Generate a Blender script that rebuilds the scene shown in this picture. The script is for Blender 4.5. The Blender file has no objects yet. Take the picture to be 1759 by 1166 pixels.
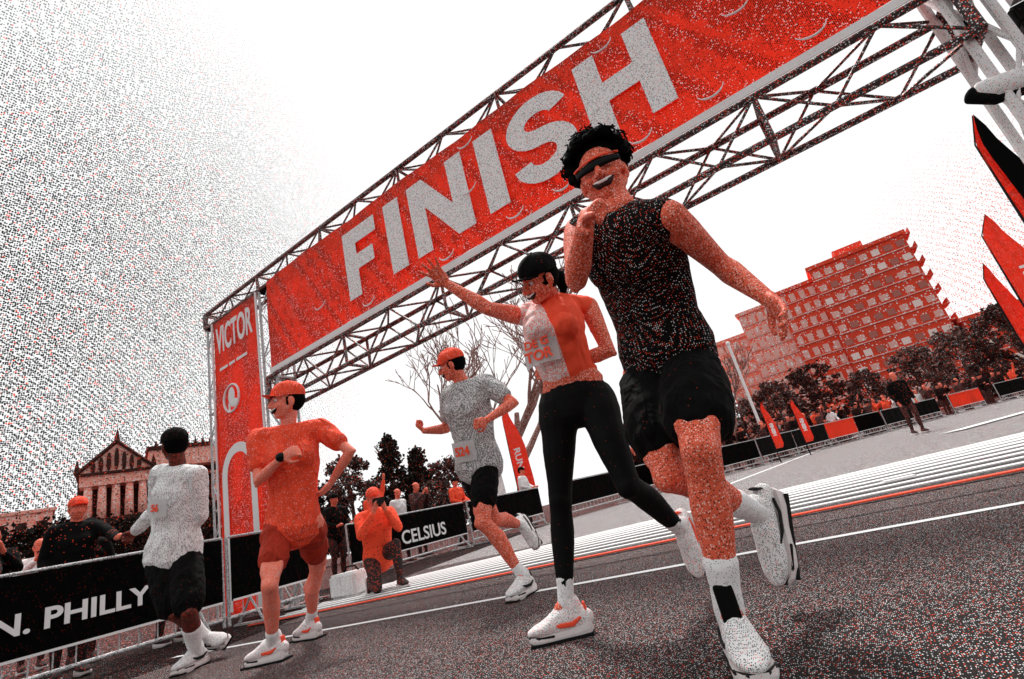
import bpy, bmesh, math, random
from mathutils import Vector, Matrix, Quaternion
from math import sin, cos, pi, radians
scene = bpy.context.scene
C = scene.collection
random.seed(7)

# ------------------------------------------------------------------ camera
cam_data = bpy.data.cameras.new('camera'); cam = bpy.data.objects.new('camera', cam_data); C.objects.link(cam)
cam_data.lens = 17.567; cam_data.sensor_width = 36; cam_data.clip_start = .05; cam_data.clip_end = 3000
CR = [[0.799549, -0.363946, -0.477771], [0.555844, 0.147067, 0.818174], [-0.227507, -0.919736, 0.319884]]
m = Matrix([[CR[i][0], -CR[i][1], -CR[i][2]] for i in range(3)]).to_4x4()
m.translation = Vector((0, 0, 0.5005))
cam.matrix_world = m
scene.camera = cam
scene.view_settings.view_transform = 'Standard'; scene.view_settings.look = 'None'
scene.view_settings.exposure = 0.30; scene.view_settings.gamma = 1

# ------------------------------------------------------------------ sky: bright veil of cloud, greyer to the left, with a halftone grain
SUN_EL, SUN_AZ = radians(66), radians(-35)      # sun high behind the arch
w = bpy.data.worlds.new('World'); scene.world = w; w.use_nodes = True
N = w.node_tree.nodes; L = w.node_tree.links; N.clear()
def nd(t, **k):
    n = N.new(t)
    for a, b in k.items(): setattr(n, a, b)
    return n
def mth(op, a, b=None, c=None, clamp=False):
    n = nd('ShaderNodeMath', operation=op); n.use_clamp = clamp
    for i, x in enumerate((a, b, c)):
        if x is None: continue
        if isinstance(x, (int, float)): n.inputs[i].default_value = x
        else: L.new(x, n.inputs[i])
    return n.outputs[0]
tc = nd('ShaderNodeTexCoord')
sky = nd('ShaderNodeTexSky', sky_type='NISHITA'); sky.sun_disc = False
sky.sun_elevation = SUN_EL; sky.sun_rotation = SUN_AZ
bw = nd('ShaderNodeRGBToBW'); L.new(sky.outputs[0], bw.inputs[0])
skyv = mth('MULTIPLY', bw.outputs[0], 0.06, clamp=True)
def dotdir(v):
    n = nd('ShaderNodeVectorMath', operation='DOT_PRODUCT'); L.new(tc.outputs['Generated'], n.inputs[0]); n.inputs[1].default_value = Vector(v).normalized(); return n.outputs['Value']
def ramp(x, a, b, lo, hi):
    n = nd('ShaderNodeMapRange'); n.inputs[1].default_value = a; n.inputs[2].default_value = b; n.inputs[3].default_value = lo; n.inputs[4].default_value = hi
    L.new(x, n.inputs[0]); return n.outputs[0]
noise = nd('ShaderNodeTexNoise'); noise.inputs['Scale'].default_value = 2.2; noise.inputs['Detail'].default_value = 5; L.new(tc.outputs['Generated'], noise.inputs['Vector'])
dl = ramp(dotdir((-.93, .10, .40)), .80, 1.0, 0.0, .64)
dr = ramp(dotdir((.30, .95, .10)), .955, 1.0, 0.0, .32)
dark = mth('ADD', dl, dr)
dark = mth('ADD', dark, ramp(noise.outputs['Fac'], .35, .75, -.05, .05), clamp=True)
vor = nd('ShaderNodeTexVoronoi'); vor.inputs['Scale'].default_value = 410; vor.inputs['Randomness'].default_value = .5
L.new(tc.outputs['Generated'], vor.inputs['Vector'])
rad = mth('MULTIPLY', mth('POWER', dark, .55), .66)
isdot = mth('LESS_THAN', vor.outputs['Distance'], rad)
sep = nd('ShaderNodeSeparateColor'); L.new(vor.outputs['Color'], sep.inputs[0])
blk = mth('LESS_THAN', sep.outputs[0], ramp(dl, .03, .26, .06, .93))
dotc = nd('ShaderNodeMix', data_type='RGBA'); L.new(blk, dotc.inputs[0]); dotc.inputs[6].default_value = (.95, .12, .06, 1); dotc.inputs[7].default_value = (.03, .03, .03, 1)
white = nd('ShaderNodeMix', data_type='RGBA'); white.inputs[0].default_value = .9
L.new(skyv, white.inputs[6]); white.inputs[7].default_value = (1.04, 1.04, 1.04, 1)
fin = nd('ShaderNodeMix', data_type='RGBA'); L.new(isdot, fin.inputs[0]); L.new(white.outputs[2], fin.inputs[6]); L.new(dotc.outputs[2], fin.inputs[7])
bg = nd('ShaderNodeBackground')
L.new(ramp(dotdir((-.43, .84, .33)), -.45, .35, .62, .88), bg.inputs[1]); L.new(fin.outputs[2], bg.inputs[0])
out = nd('ShaderNodeOutputWorld'); L.new(bg.outputs[0], out.inputs[0])

sd = bpy.data.lights.new('sun', 'SUN'); sd.energy = 2.4; sd.angle = radians(8); sd.color = (1, .97, .93)
sun = bpy.data.objects.new('sun', sd); C.objects.link(sun)
sunv = Vector((sin(-SUN_AZ) * cos(SUN_EL) * -1, cos(SUN_AZ) * cos(SUN_EL), sin(SUN_EL)))
sun.rotation_euler = sunv.to_track_quat('Z', 'Y').to_euler()

# ------------------------------------------------------------------ materials
RED = (1.0, .092, .036); WHITE = (.86, .86, .86); BLACK = (.003, .003, .003)
def M(name, base, dots=(), scale=60, r=.33, rough=.8, metal=0, rnd=.4, split=None, bump=0, spec=.3, grain=None, fold=0):
    """dots: list of (colour, share of the lattice cells); grain: coarse tone variation amount"""
    scale *= 3.1
    mt = bpy.data.materials.new(name); mt.use_nodes = True
    nt = mt.node_tree; n = nt.nodes; l = nt.links
    b = n['Principled BSDF']; b.inputs['Roughness'].default_value = rough; b.inputs['Metallic'].default_value = metal
    b.inputs['Specular IOR Level'].default_value = spec if max(base) > .02 else min(spec, .12)
    t = n.new('ShaderNodeTexCoord')
    def rgb(c):
        x = n.new('ShaderNodeRGB'); x.outputs[0].default_value = (*c, 1); return x.outputs[0]
    col = rgb(base)
    if grain:
        no = n.new('ShaderNodeTexNoise'); no.inputs['Scale'].default_value = grain[0]; no.inputs['Detail'].default_value = 6; l.new(t.outputs['Object'], no.inputs['Vector'])
        mr = n.new('ShaderNodeMapRange'); mr.inputs[1].default_value = .3; mr.inputs[2].default_value = .7; l.new(no.outputs['Fac'], mr.inputs[0])
        mx = n.new('ShaderNodeMix'); mx.data_type = 'RGBA'; l.new(mr.outputs[0], mx.inputs[0]); l.new(col, mx.inputs[6]); mx.inputs[7].default_value = (*grain[1], 1); col = mx.outputs[2]
    if split:   # colour-blocked cloth: (plane normal, offset, second colour)
        dp = n.new('ShaderNodeVectorMath'); dp.operation = 'DOT_PRODUCT'; l.new(t.outputs['Object'], dp.inputs[0]); dp.inputs[1].default_value = split[0]
        lt = n.new('ShaderNodeMath'); lt.operation = 'LESS_THAN'; l.new(dp.outputs['Value'], lt.inputs[0]); lt.inputs[1].default_value = split[1]
        splitfac = lt.outputs[0]
    if dots:
        v = n.new('ShaderNodeTexVoronoi'); v.inputs['Scale'].default_value = scale; v.inputs['Randomness'].default_value = rnd; l.new(t.outputs['Object'], v.inputs['Vector'])
        lt = n.new('ShaderNodeMath'); lt.operation = 'LESS_THAN'; l.new(v.outputs['Distance'], lt.inputs[0]); lt.inputs[1].default_value = r
        sp = n.new('ShaderNodeSeparateColor'); l.new(v.outputs['Color'], sp.inputs[0])
        cr = n.new('ShaderNodeValToRGB'); cr.color_ramp.interpolation = 'CONSTANT'; l.new(sp.outputs[0], cr.inputs[0])
        el = cr.color_ramp.elements; acc = 0
        el[0].color = (*dots[0][0], 1); acc = dots[0][1]; el[1].position = min(acc, .999); el[1].color = (*(dots[1][0] if len(dots) > 1 else base), 1)
        if len(dots) > 1:
            acc += dots[1][1]
            if acc < .995: e = el.new(acc); e.color = (*(dots[2][0] if len(dots) > 2 else base), 1)
        al = n.new('ShaderNodeMath'); al.operation = 'LESS_THAN'; l.new(sp.outputs[0], al.inputs[0]); al.inputs[1].default_value = sum(d[1] for d in dots)
        an = n.new('ShaderNodeMath'); an.operation = 'MULTIPLY'; l.new(lt.outputs[0], an.inputs[0]); l.new(al.outputs[0], an.inputs[1])
        mx = n.new('ShaderNodeMix'); mx.data_type = 'RGBA'; l.new(an.outputs[0], mx.inputs[0]); l.new(col, mx.inputs[6]); l.new(cr.outputs[0], mx.inputs[7]); col = mx.outputs[2]
    if split:
        mx = n.new('ShaderNodeMix'); mx.data_type = 'RGBA'; l.new(splitfac, mx.inputs[0]); l.new(col, mx.inputs[6]); mx.inputs[7].default_value = (*split[2], 1); col = mx.outputs[2]
    l.new(col, b.inputs['Base Color'])
    if bump:
        no = n.new('ShaderNodeTexNoise'); no.inputs['Scale'].default_value = scale * .16; no.inputs['Detail'].default_value = 5; l.new(t.outputs['Object'], no.inputs['Vector'])
        bp = n.new('ShaderNodeBump'); bp.inputs['Strength'].default_value = bump; bp.inputs['Distance'].default_value = .01; l.new(no.outputs['Fac'], bp.inputs['Height']); l.new(bp.outputs[0], b.inputs['Normal'])
    if fold:
        mp = n.new('ShaderNodeMapping'); mp.inputs['Scale'].default_value = (1, 1, .45); mp.inputs['Rotation'].default_value = (.5, .6, 0); l.new(t.outputs['Object'], mp.inputs['Vector'])
        no = n.new('ShaderNodeTexNoise'); no.inputs['Scale'].default_value = 9; no.inputs['Detail'].default_value = 2; no.inputs['Distortion'].default_value = 1.2; l.new(mp.outputs[0], no.inputs['Vector'])
        bp = n.new('ShaderNodeBump'); bp.inputs['Strength'].default_value = fold; bp.inputs['Distance'].default_value = .06; l.new(no.outputs['Fac'], bp.inputs['Height']); l.new(bp.outputs[0], b.inputs['Normal'])
    return mt
MT = dict(
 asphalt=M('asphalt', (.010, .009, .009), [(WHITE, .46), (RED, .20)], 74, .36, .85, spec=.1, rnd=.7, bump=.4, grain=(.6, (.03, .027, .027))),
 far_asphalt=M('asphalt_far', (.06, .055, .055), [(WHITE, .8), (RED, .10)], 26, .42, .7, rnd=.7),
 ground=M('dark_turf', (.02, .015, .015), [(RED, .3), (WHITE, .1)], 9, .36, .9, rnd=.8),
 paint=M('road_paint', WHITE, [(BLACK, .04), (RED, .1)], 60, .3, .6),
 redpaint=M('red_tape', RED, [(WHITE, .06)], 60, .25, .6),
 mat=M('rubber_mat', (.02, .02, .02), [(WHITE, .35), (RED, .1)], 50, .3, .7),
 banner=M('banner_red', RED, [(BLACK, .80), (WHITE, .12)], 26, .40, .75, rnd=.45),
 lettering=M('lettering_white', (.92, .92, .92), [(BLACK, .70), (RED, .20)], 27, .38, .7, rnd=.45),
 lettering_small=M('lettering_small', WHITE, [(BLACK, .2)], 60, .25, .7),
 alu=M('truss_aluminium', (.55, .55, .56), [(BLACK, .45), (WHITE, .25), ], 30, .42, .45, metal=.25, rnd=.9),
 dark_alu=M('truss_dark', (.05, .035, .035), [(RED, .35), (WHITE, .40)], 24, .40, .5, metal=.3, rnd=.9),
 alu_light=M('tower_light', (.8, .8, .8), [(BLACK, .4), (RED, .2)], 34, .3, .5, rnd=.7),
 black=M('black_cloth', BLACK, [(RED, .04)], 60, .22, .9, fold=.8),
 blackp=M('black_plastic', (.012, .011, .011), rough=.5), kerb_shade=M('kerb_shade_dark', (.008, .007, .007), [(RED, .12), (WHITE, .1)], 30, .3, .95, spec=.05),  # kerb ground coloured near black as painted shade
 skin=M('skin', (.86, .14, .07), [((.95, .70, .62), .36), (BLACK, .34)], 58, .38, .6, spec=.3, rnd=.5, bump=.12),
 skin_dark=M('skin_dark', (.10, .018, .010), [(RED, .35), (BLACK, .2)], 45, .32, .6, rnd=.5),
 shorts_deep_red=M('shorts_deep_red', (.42, .030, .012), [(BLACK, .3)], 45, .3, .9, fold=1.0),
 skin_red=M('skin_red', (.92, .20, .12), [(WHITE, .70)], 50, .28, .6, rnd=.5),
 tank_black=M('tank_black', BLACK, [(WHITE, .45), (RED, .35)], 50, .27, .85, rnd=.3, fold=.6),
 shorts=M('shorts_black', BLACK, [(RED, .02)], 60, .2, .9, fold=.8),
 leggings=M('leggings_black', BLACK, [(RED, .02)], 60, .2, .7),
 top_red=M('top_pale', (.92, .90, .88), [(RED, .95)], 52, .44, .8, fold=.7, split=((-.83, -.52, -.1), -.085, RED)),
 cloth_white=M('cloth_white', (.92, .92, .92), [(BLACK, .70)], 42, .36, .85, rnd=.5, fold=.8),
 cloth_grey=M('cloth_grey', (.70, .70, .70), [(BLACK, .95)], 46, .46, .85, rnd=.5, fold=.8),
 cloth_red=M('cloth_red', (.95, .08, .03), [(WHITE, .30), (BLACK, .10)], 45, .25, .85, fold=1.0),
 sock=M('sock_white', (.92, .92, .92), [(BLACK, .5)], 70, .28, .9, rnd=.5, bump=.3),
 shoe=M('shoe_mesh', (.9, .9, .9), [(RED, .45), (BLACK, .35)], 75, .36, .7, rnd=.5, bump=.2),
 shoe_b=M('shoe_mesh_grey', (.9, .9, .9), [(BLACK, .75), (RED, .10)], 75, .38, .7, rnd=.5, bump=.2),
 sole=M('shoe_sole', (.78, .74, .73), [(RED, .2)], 80, .28, .6),
 outsole=M('outsole_black', (.01, .01, .01), rough=.8),
 hair=M('hair_black', (.002, .002, .002), rough=.85, spec=.05),
 lens=M('sunglass_lens', (.004, .004, .004), rough=.12, spec=.6),
 redframe=M('red_frame', RED, rough=.4),
 eye=M('eye_white', (.8, .78, .76), rough=.2), pupil=M('pupil', (.01, .008, .008), rough=.1),
 teeth=M('teeth', (1, .97, .95), rough=.3), mouth=M('mouth_dark', (.03, .008, .006), rough=.6), lip=M('lip', (.45, .05, .035), rough=.5),
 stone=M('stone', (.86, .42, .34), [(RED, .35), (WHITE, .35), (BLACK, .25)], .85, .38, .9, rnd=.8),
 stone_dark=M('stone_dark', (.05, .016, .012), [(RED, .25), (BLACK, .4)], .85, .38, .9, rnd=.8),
 brick=M('brick_red', (.95, .085, .035), [(WHITE, .45)], 1.0, .36, .9, rnd=.7, grain=(.05, (.62, .06, .03))),
 brick_pale=M('brick_pale', (.95, .24, .16), [(WHITE, .6), (RED, .2)], 1.0, .40, .9, rnd=.7),
 window_dim=M('window_dim', (.42, .10, .07), [(WHITE, .15)], .6, .35, .2, spec=.6),
 window_bright=M('window_bright', (.9, .75, .70), rough=.3),
 glassy=M('window_glass', (.80, .42, .36), [(WHITE, .5)], .6, .35, .25, spec=.6, rnd=.8),
 leaf=M('foliage_dark', (.016, .013, .010), [(RED, .16), (WHITE, .05)], 3.2, .34, .9, rnd=.9),
 leaf_b=M('foliage_mixed', (.05, .03, .025), [(RED, .30), (WHITE, .18)], 3.2, .38, .9, rnd=.9),
 bark=M('bark', (.07, .03, .02), [(RED, .3), (WHITE, .25)], 8, .35, .9, rnd=.8),
 barebark=M('bare_bark', (.30, .12, .09), [(WHITE, .4), (BLACK, .25)], 6, .4, .9, rnd=.8),
 flag_black=M('flag_black', BLACK, [(WHITE, .5)], 14, .22, .8, rnd=.2),
)

# ------------------------------------------------------------------ object helpers
def tag(o, label=None, cat=None, group=None, kind=None):
    if label: o['label'] = label
    if cat: o['category'] = cat
    if group: o['group'] = group
    if kind: o['kind'] = kind
    return o
def link(name, me, mat=None, parent=None, loc=None):
    o = bpy.data.objects.new(name, me); C.objects.link(o)
    if mat is not None: me.materials.append(mat)
    if parent is not None: o.parent = parent
    if loc is not None: o.location = loc
    return o
def obj(name, bm, mat=None, parent=None, loc=None, smooth=False):
    me = bpy.data.meshes.new(name); bmesh.ops.recalc_face_normals(bm, faces=bm.faces); bm.to_mesh(me); bm.free()
    if smooth:
        for p in me.polygons: p.use_smooth = True
    return link(name, me, mat, parent, loc)
def empty(name, loc, rz=0):
    o = bpy.data.objects.new(name, None); C.objects.link(o); o.location = loc; o.rotation_euler = (0, 0, rz); o.empty_display_size = .2; return o
def copy_tree(o, parent=None):
    c = o.copy(); C.objects.link(c)
    if parent is not None:
        c.parent = parent
    for ch in list(o.children): copy_tree(ch, c)
    return c
def box(bm, c, s, rot=None):
    r = bmesh.ops.create_cube(bm, size=1.0)
    mt = Matrix.Translation(Vector(c)) @ (rot.to_4x4() if rot else Matrix.Identity(4)) @ Matrix.Diagonal((*s, 1))
    bmesh.ops.transform(bm, matrix=mt, verts=r['verts'])
def sweep(bm, pts, rads, side=None, n=14, caps=True):
    """rounded tube through pts; rads = r or (r_side, r_front)"""
    pts = [Vector(p) for p in pts]; R = [(r, r) if isinstance(r, (int, float)) else r for r in rads]
    rings = []
    def frame(i):
        a = pts[max(i-1, 0)]; b = pts[min(i+1, len(pts)-1)]
        t = (b-a).normalized()
        sd = (Vector(side[i]) if isinstance(side, list) else Vector(side)) if side is not None else (Vector((1, 0, 0)) if abs(t.x) < .8 else Vector((0, 1, 0)))
        s = (sd - t*sd.dot(t)).normalized(); return t, s, t.cross(s)
    seq = []
    t, s, f = frame(0); k = min(R[0])
    if caps:
        for a in (80, 55, 28): seq.append((pts[0]-t*k*sin(radians(a)), R[0][0]*cos(radians(a)), R[0][1]*cos(radians(a)), s, f))
    for i in range(len(pts)):
        t, s, f = frame(i); seq.append((pts[i], R[i][0], R[i][1], s, f))
    if caps:
        k = min(R[-1])
        for a in (28, 55, 80): seq.append((pts[-1]+t*k*sin(radians(a)), R[-1][0]*cos(radians(a)), R[-1][1]*cos(radians(a)), s, f))
    for c, a, b, s, f in seq:
        rings.append([bm.verts.new(c + s*a*cos(2*pi*j/n) + f*b*sin(2*pi*j/n)) for j in range(n)])
    for r0, r1 in zip(rings, rings[1:]):
        for j in range(n): bm.faces.new((r0[j], r0[(j+1) % n], r1[(j+1) % n], r1[j]))
    bm.faces.new(rings[0][::-1]); bm.faces.new(rings[-1])
def ell(bm, c, r, rot=None, u=14, v=9):
    q = bmesh.ops.create_uvsphere(bm, u_segments=u, v_segments=v, radius=1)
    mt = Matrix.Translation(Vector(c)) @ (rot.to_4x4() if rot else Matrix.Identity(4)) @ Matrix.Diagonal((*r, 1))
    bmesh.ops.transform(bm, matrix=mt, verts=q['verts']); return q['verts']
def tube(bm, a, b, r, n=6): sweep(bm, [a, b], [r, r], n=n, caps=False)
def remesh(bm, name, vox, mat, parent=None, smooth=3, disp=None, loc=None, sub=0):
    me = bpy.data.meshes.new(name+'_t'); bm.to_mesh(me); bm.free()
    o = bpy.data.objects.new('t', me); C.objects.link(o)
    md = o.modifiers.new('r', 'REMESH'); md.mode = 'VOXEL'; md.voxel_size = vox
    if smooth: s = o.modifiers.new('s', 'SMOOTH'); s.iterations = smooth; s.factor = .5
    if disp:
        tx = bpy.data.textures.new('wrinkle', 'CLOUDS'); tx.noise_scale = disp[1]; tx.noise_depth = 2
        d = o.modifiers.new('d', 'DISPLACE'); d.texture = tx; d.strength = disp[0]; d.mid_level = .5; d.texture_coords = 'LOCAL'
    dg = bpy.context.evaluated_depsgraph_get(); dg.update()
    me2 = bpy.data.meshes.new_from_object(o.evaluated_get(dg)); me2.name = name
    bpy.data.objects.remove(o); bpy.data.meshes.remove(me)
    for p in me2.polygons: p.use_smooth = True
    me2.materials.clear()
    return link(name, me2, mat, parent, loc)
def text(name, s, size, mat, parent, mw, bold=0.0, ext=.004, sx=1.0):
    cu = bpy.data.curves.new(name, 'FONT'); cu.body = s; cu.size = size; cu.offset = bold; cu.extrude = ext; cu.align_x = 'CENTER'; cu.align_y = 'CENTER'; cu.resolution_u = 4
    o = bpy.data.objects.new('t', cu); C.objects.link(o)
    dg = bpy.context.evaluated_depsgraph_get(); dg.update()
    me = bpy.data.meshes.new_from_object(o.evaluated_get(dg)); bpy.data.objects.remove(o)
    me.transform(mw @ Matrix.Diagonal((sx, 1, 1, 1))); me.materials.clear()
    return link(name, me, mat, parent)
def basis(x, y, z, loc):
    m = Matrix((x, y, z)).transposed().to_4x4(); m.translation = Vector(loc); return m

POSES = {
  'man': {"pelvis": [-0.43, 1.774, 0.896], "chest": [-0.403, 1.69, 1.165], "neck": [-0.355, 1.523, 1.344], "head": [-0.375, 1.53, 1.513], "shL": [-0.212, 1.474, 1.229], "elL": [-0.151, 1.732, 1.11], "wrL": [-0.058, 1.61, 0.914], "haL": [-0.032, 1.565, 0.84], "shR": [-0.533, 1.57, 1.394], "elR": [-0.537, 1.414, 1.15], "wrR": [-0.383, 1.239, 1.237], "haR": [-0.336, 1.168, 1.206], "hipL": [-0.36, 1.77, 0.822], "knL": [-0.352, 1.451, 0.54], "anL": [-0.444, 1.545, 0.126], "toL": [-0.394, 1.414, 0.06], "hipR": [-0.525, 1.807, 0.865], "knR": [-0.497, 1.586, 0.498], "anR": [-0.351, 1.931, 0.309], "toR": [-0.364, 1.918, 0.147]},
  'woman': {"pelvis": [-0.906, 1.963, 0.922], "chest": [-0.892, 1.892, 1.157], "neck": [-0.899, 1.976, 1.366], "head": [-0.865, 1.84, 1.427], "shR": [-1.067, 1.944, 1.356], "elR": [-1.063, 1.684, 1.335], "wrR": [-1.198, 1.614, 1.5], "haR": [-1.209, 1.555, 1.554], "shL": [-0.77, 2.08, 1.306], "elL": [-0.723, 2.025, 1.056], "wrL": [-0.932, 1.939, 1.043], "haL": [-1.004, 1.9, 1.042], "hipR": [-0.993, 1.953, 0.887], "knR": [-1.085, 1.929, 0.509], "anR": [-1.159, 1.903, 0.128], "toR": [-1.27, 1.847, 0.045], "hipL": [-0.832, 1.992, 0.867], "knL": [-0.763, 1.901, 0.496], "anL": [-0.715, 2.205, 0.278], "toL": [-0.703, 2.194, 0.129]},
  'r3': {"pelvis": [-2.238, 2.947, 0.928], "chest": [-2.205, 2.91, 1.199], "neck": [-2.181, 2.874, 1.453], "head": [-2.196, 2.81, 1.612], "shL": [-2.006, 2.931, 1.41], "elL": [-1.815, 2.913, 1.205], "wrL": [-1.937, 2.724, 1.113], "haL": [-1.952, 2.641, 1.092], "shR": [-2.359, 2.933, 1.445], "elR": [-2.521, 3.002, 1.222], "wrR": [-2.527, 2.761, 1.208], "haR": [-2.59, 2.757, 1.269], "hipL": [-2.162, 2.943, 0.863], "knL": [-2.164, 2.764, 0.488], "anL": [-2.038, 2.898, 0.119], "toL": [-2.034, 2.768, 0.035], "hipR": [-2.331, 2.951, 0.887], "knR": [-2.262, 3.023, 0.481], "anR": [-2.316, 3.42, 0.407], "toR": [-2.249, 3.421, 0.268]},
  'left': {"pelvis": [-3.157, 2.069, 0.816], "chest": [-3.103, 2.057, 1.107], "neck": [-3.072, 2.033, 1.38], "head": [-3.029, 2.011, 1.56], "shL": [-2.968, 2.204, 1.351], "elL": [-2.76, 2.265, 1.134], "wrL": [-2.966, 2.239, 0.969], "haL": [-3.025, 2.193, 0.909], "shR": [-3.234, 1.912, 1.354], "elR": [-3.158, 1.85, 1.063], "wrR": [-2.908, 1.866, 1.15], "haR": [-2.82, 1.898, 1.173], "hipR": [-3.254, 2.032, 0.78], "knR": [-3.054, 1.815, 0.434], "anR": [-3.3, 1.957, 0.091], "toR": [-3.448, 1.896, 0.036], "hipL": [-3.086, 2.122, 0.752], "knL": [-3.343, 2.334, 0.44], "anL": [-3.619, 2.438, 0.106], "toL": [-3.783, 2.432, 0.061]},
  'white': {"pelvis": [-4.387, 1.888, 0.831], "chest": [-4.346, 1.897, 1.127], "neck": [-4.275, 1.877, 1.4], "head": [-4.249, 1.839, 1.583], "shL": [-4.464, 1.828, 1.414], "elL": [-4.617, 1.859, 1.154], "wrL": [-4.852, 1.811, 1.052], "haL": [-4.914, 1.771, 0.993], "shR": [-4.106, 1.932, 1.313], "elR": [-4.189, 1.984, 1.024], "wrR": [-4.415, 1.944, 0.901], "haR": [-4.484, 1.897, 0.858], "hipR": [-4.326, 1.946, 0.764], "knR": [-4.1, 1.853, 0.388], "anR": [-4.36, 2.011, 0.075], "toR": [-4.282, 1.872, 0.026], "hipL": [-4.469, 1.829, 0.794], "knL": [-4.267, 1.841, 0.396], "anL": [-4.483, 2.142, 0.164], "toL": [-4.321, 2.163, 0.132]},
}

def lerp(a, b, t): return a*(1-t)+b*t
# ------------------------------------------------------------------ people
def hand(bm, wr, d, nrm, S, curl, spread=.1, side=1, point=False, thumb=True):
    d = d.normalized(); nrm = (nrm-d*nrm.dot(d)).normalized(); wv = d.cross(nrm)*side
    sweep(bm, [wr, wr+d*.03*S, wr+d*.075*S], [(.024*S, .017*S), (.036*S, .017*S), (.040*S, .014*S)], side=wv, n=10)
    for i, ln in enumerate((.072, .082, .076, .060)):
        off = (.030-.020*i)*S
        root = wr+d*.082*S+wv*off
        c = curl*(1+.08*i)
        if point and i == 0: c = 4
        dd = (d+wv*spread*(1.5-i)*.5).normalized(); p = root; pts = [p-dd*.01*S]; ang = 0
        for sg in (.45, .30, .25):
            ang += radians(c); v = dd*cos(ang)+nrm*sin(ang); p = p+v*ln*sg*S*1.08; pts.append(p.copy())
        sweep(bm, pts, [.0095*S, .009*S, .0082*S, .0068*S], n=8)
    r0 = wr+d*.022*S+wv*.028*S; t1 = r0+(d*.6+wv*.7+nrm*.25).normalized()*.042*S
    t2 = t1+(d*.8+wv*(.35 if curl < 30 else -.1)+nrm*(.2 if curl < 30 else .7)).normalized()*.034*S
    sweep(bm, [r0, t1, t2], [.014*S, .0115*S, .009*S], n=8)

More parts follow.
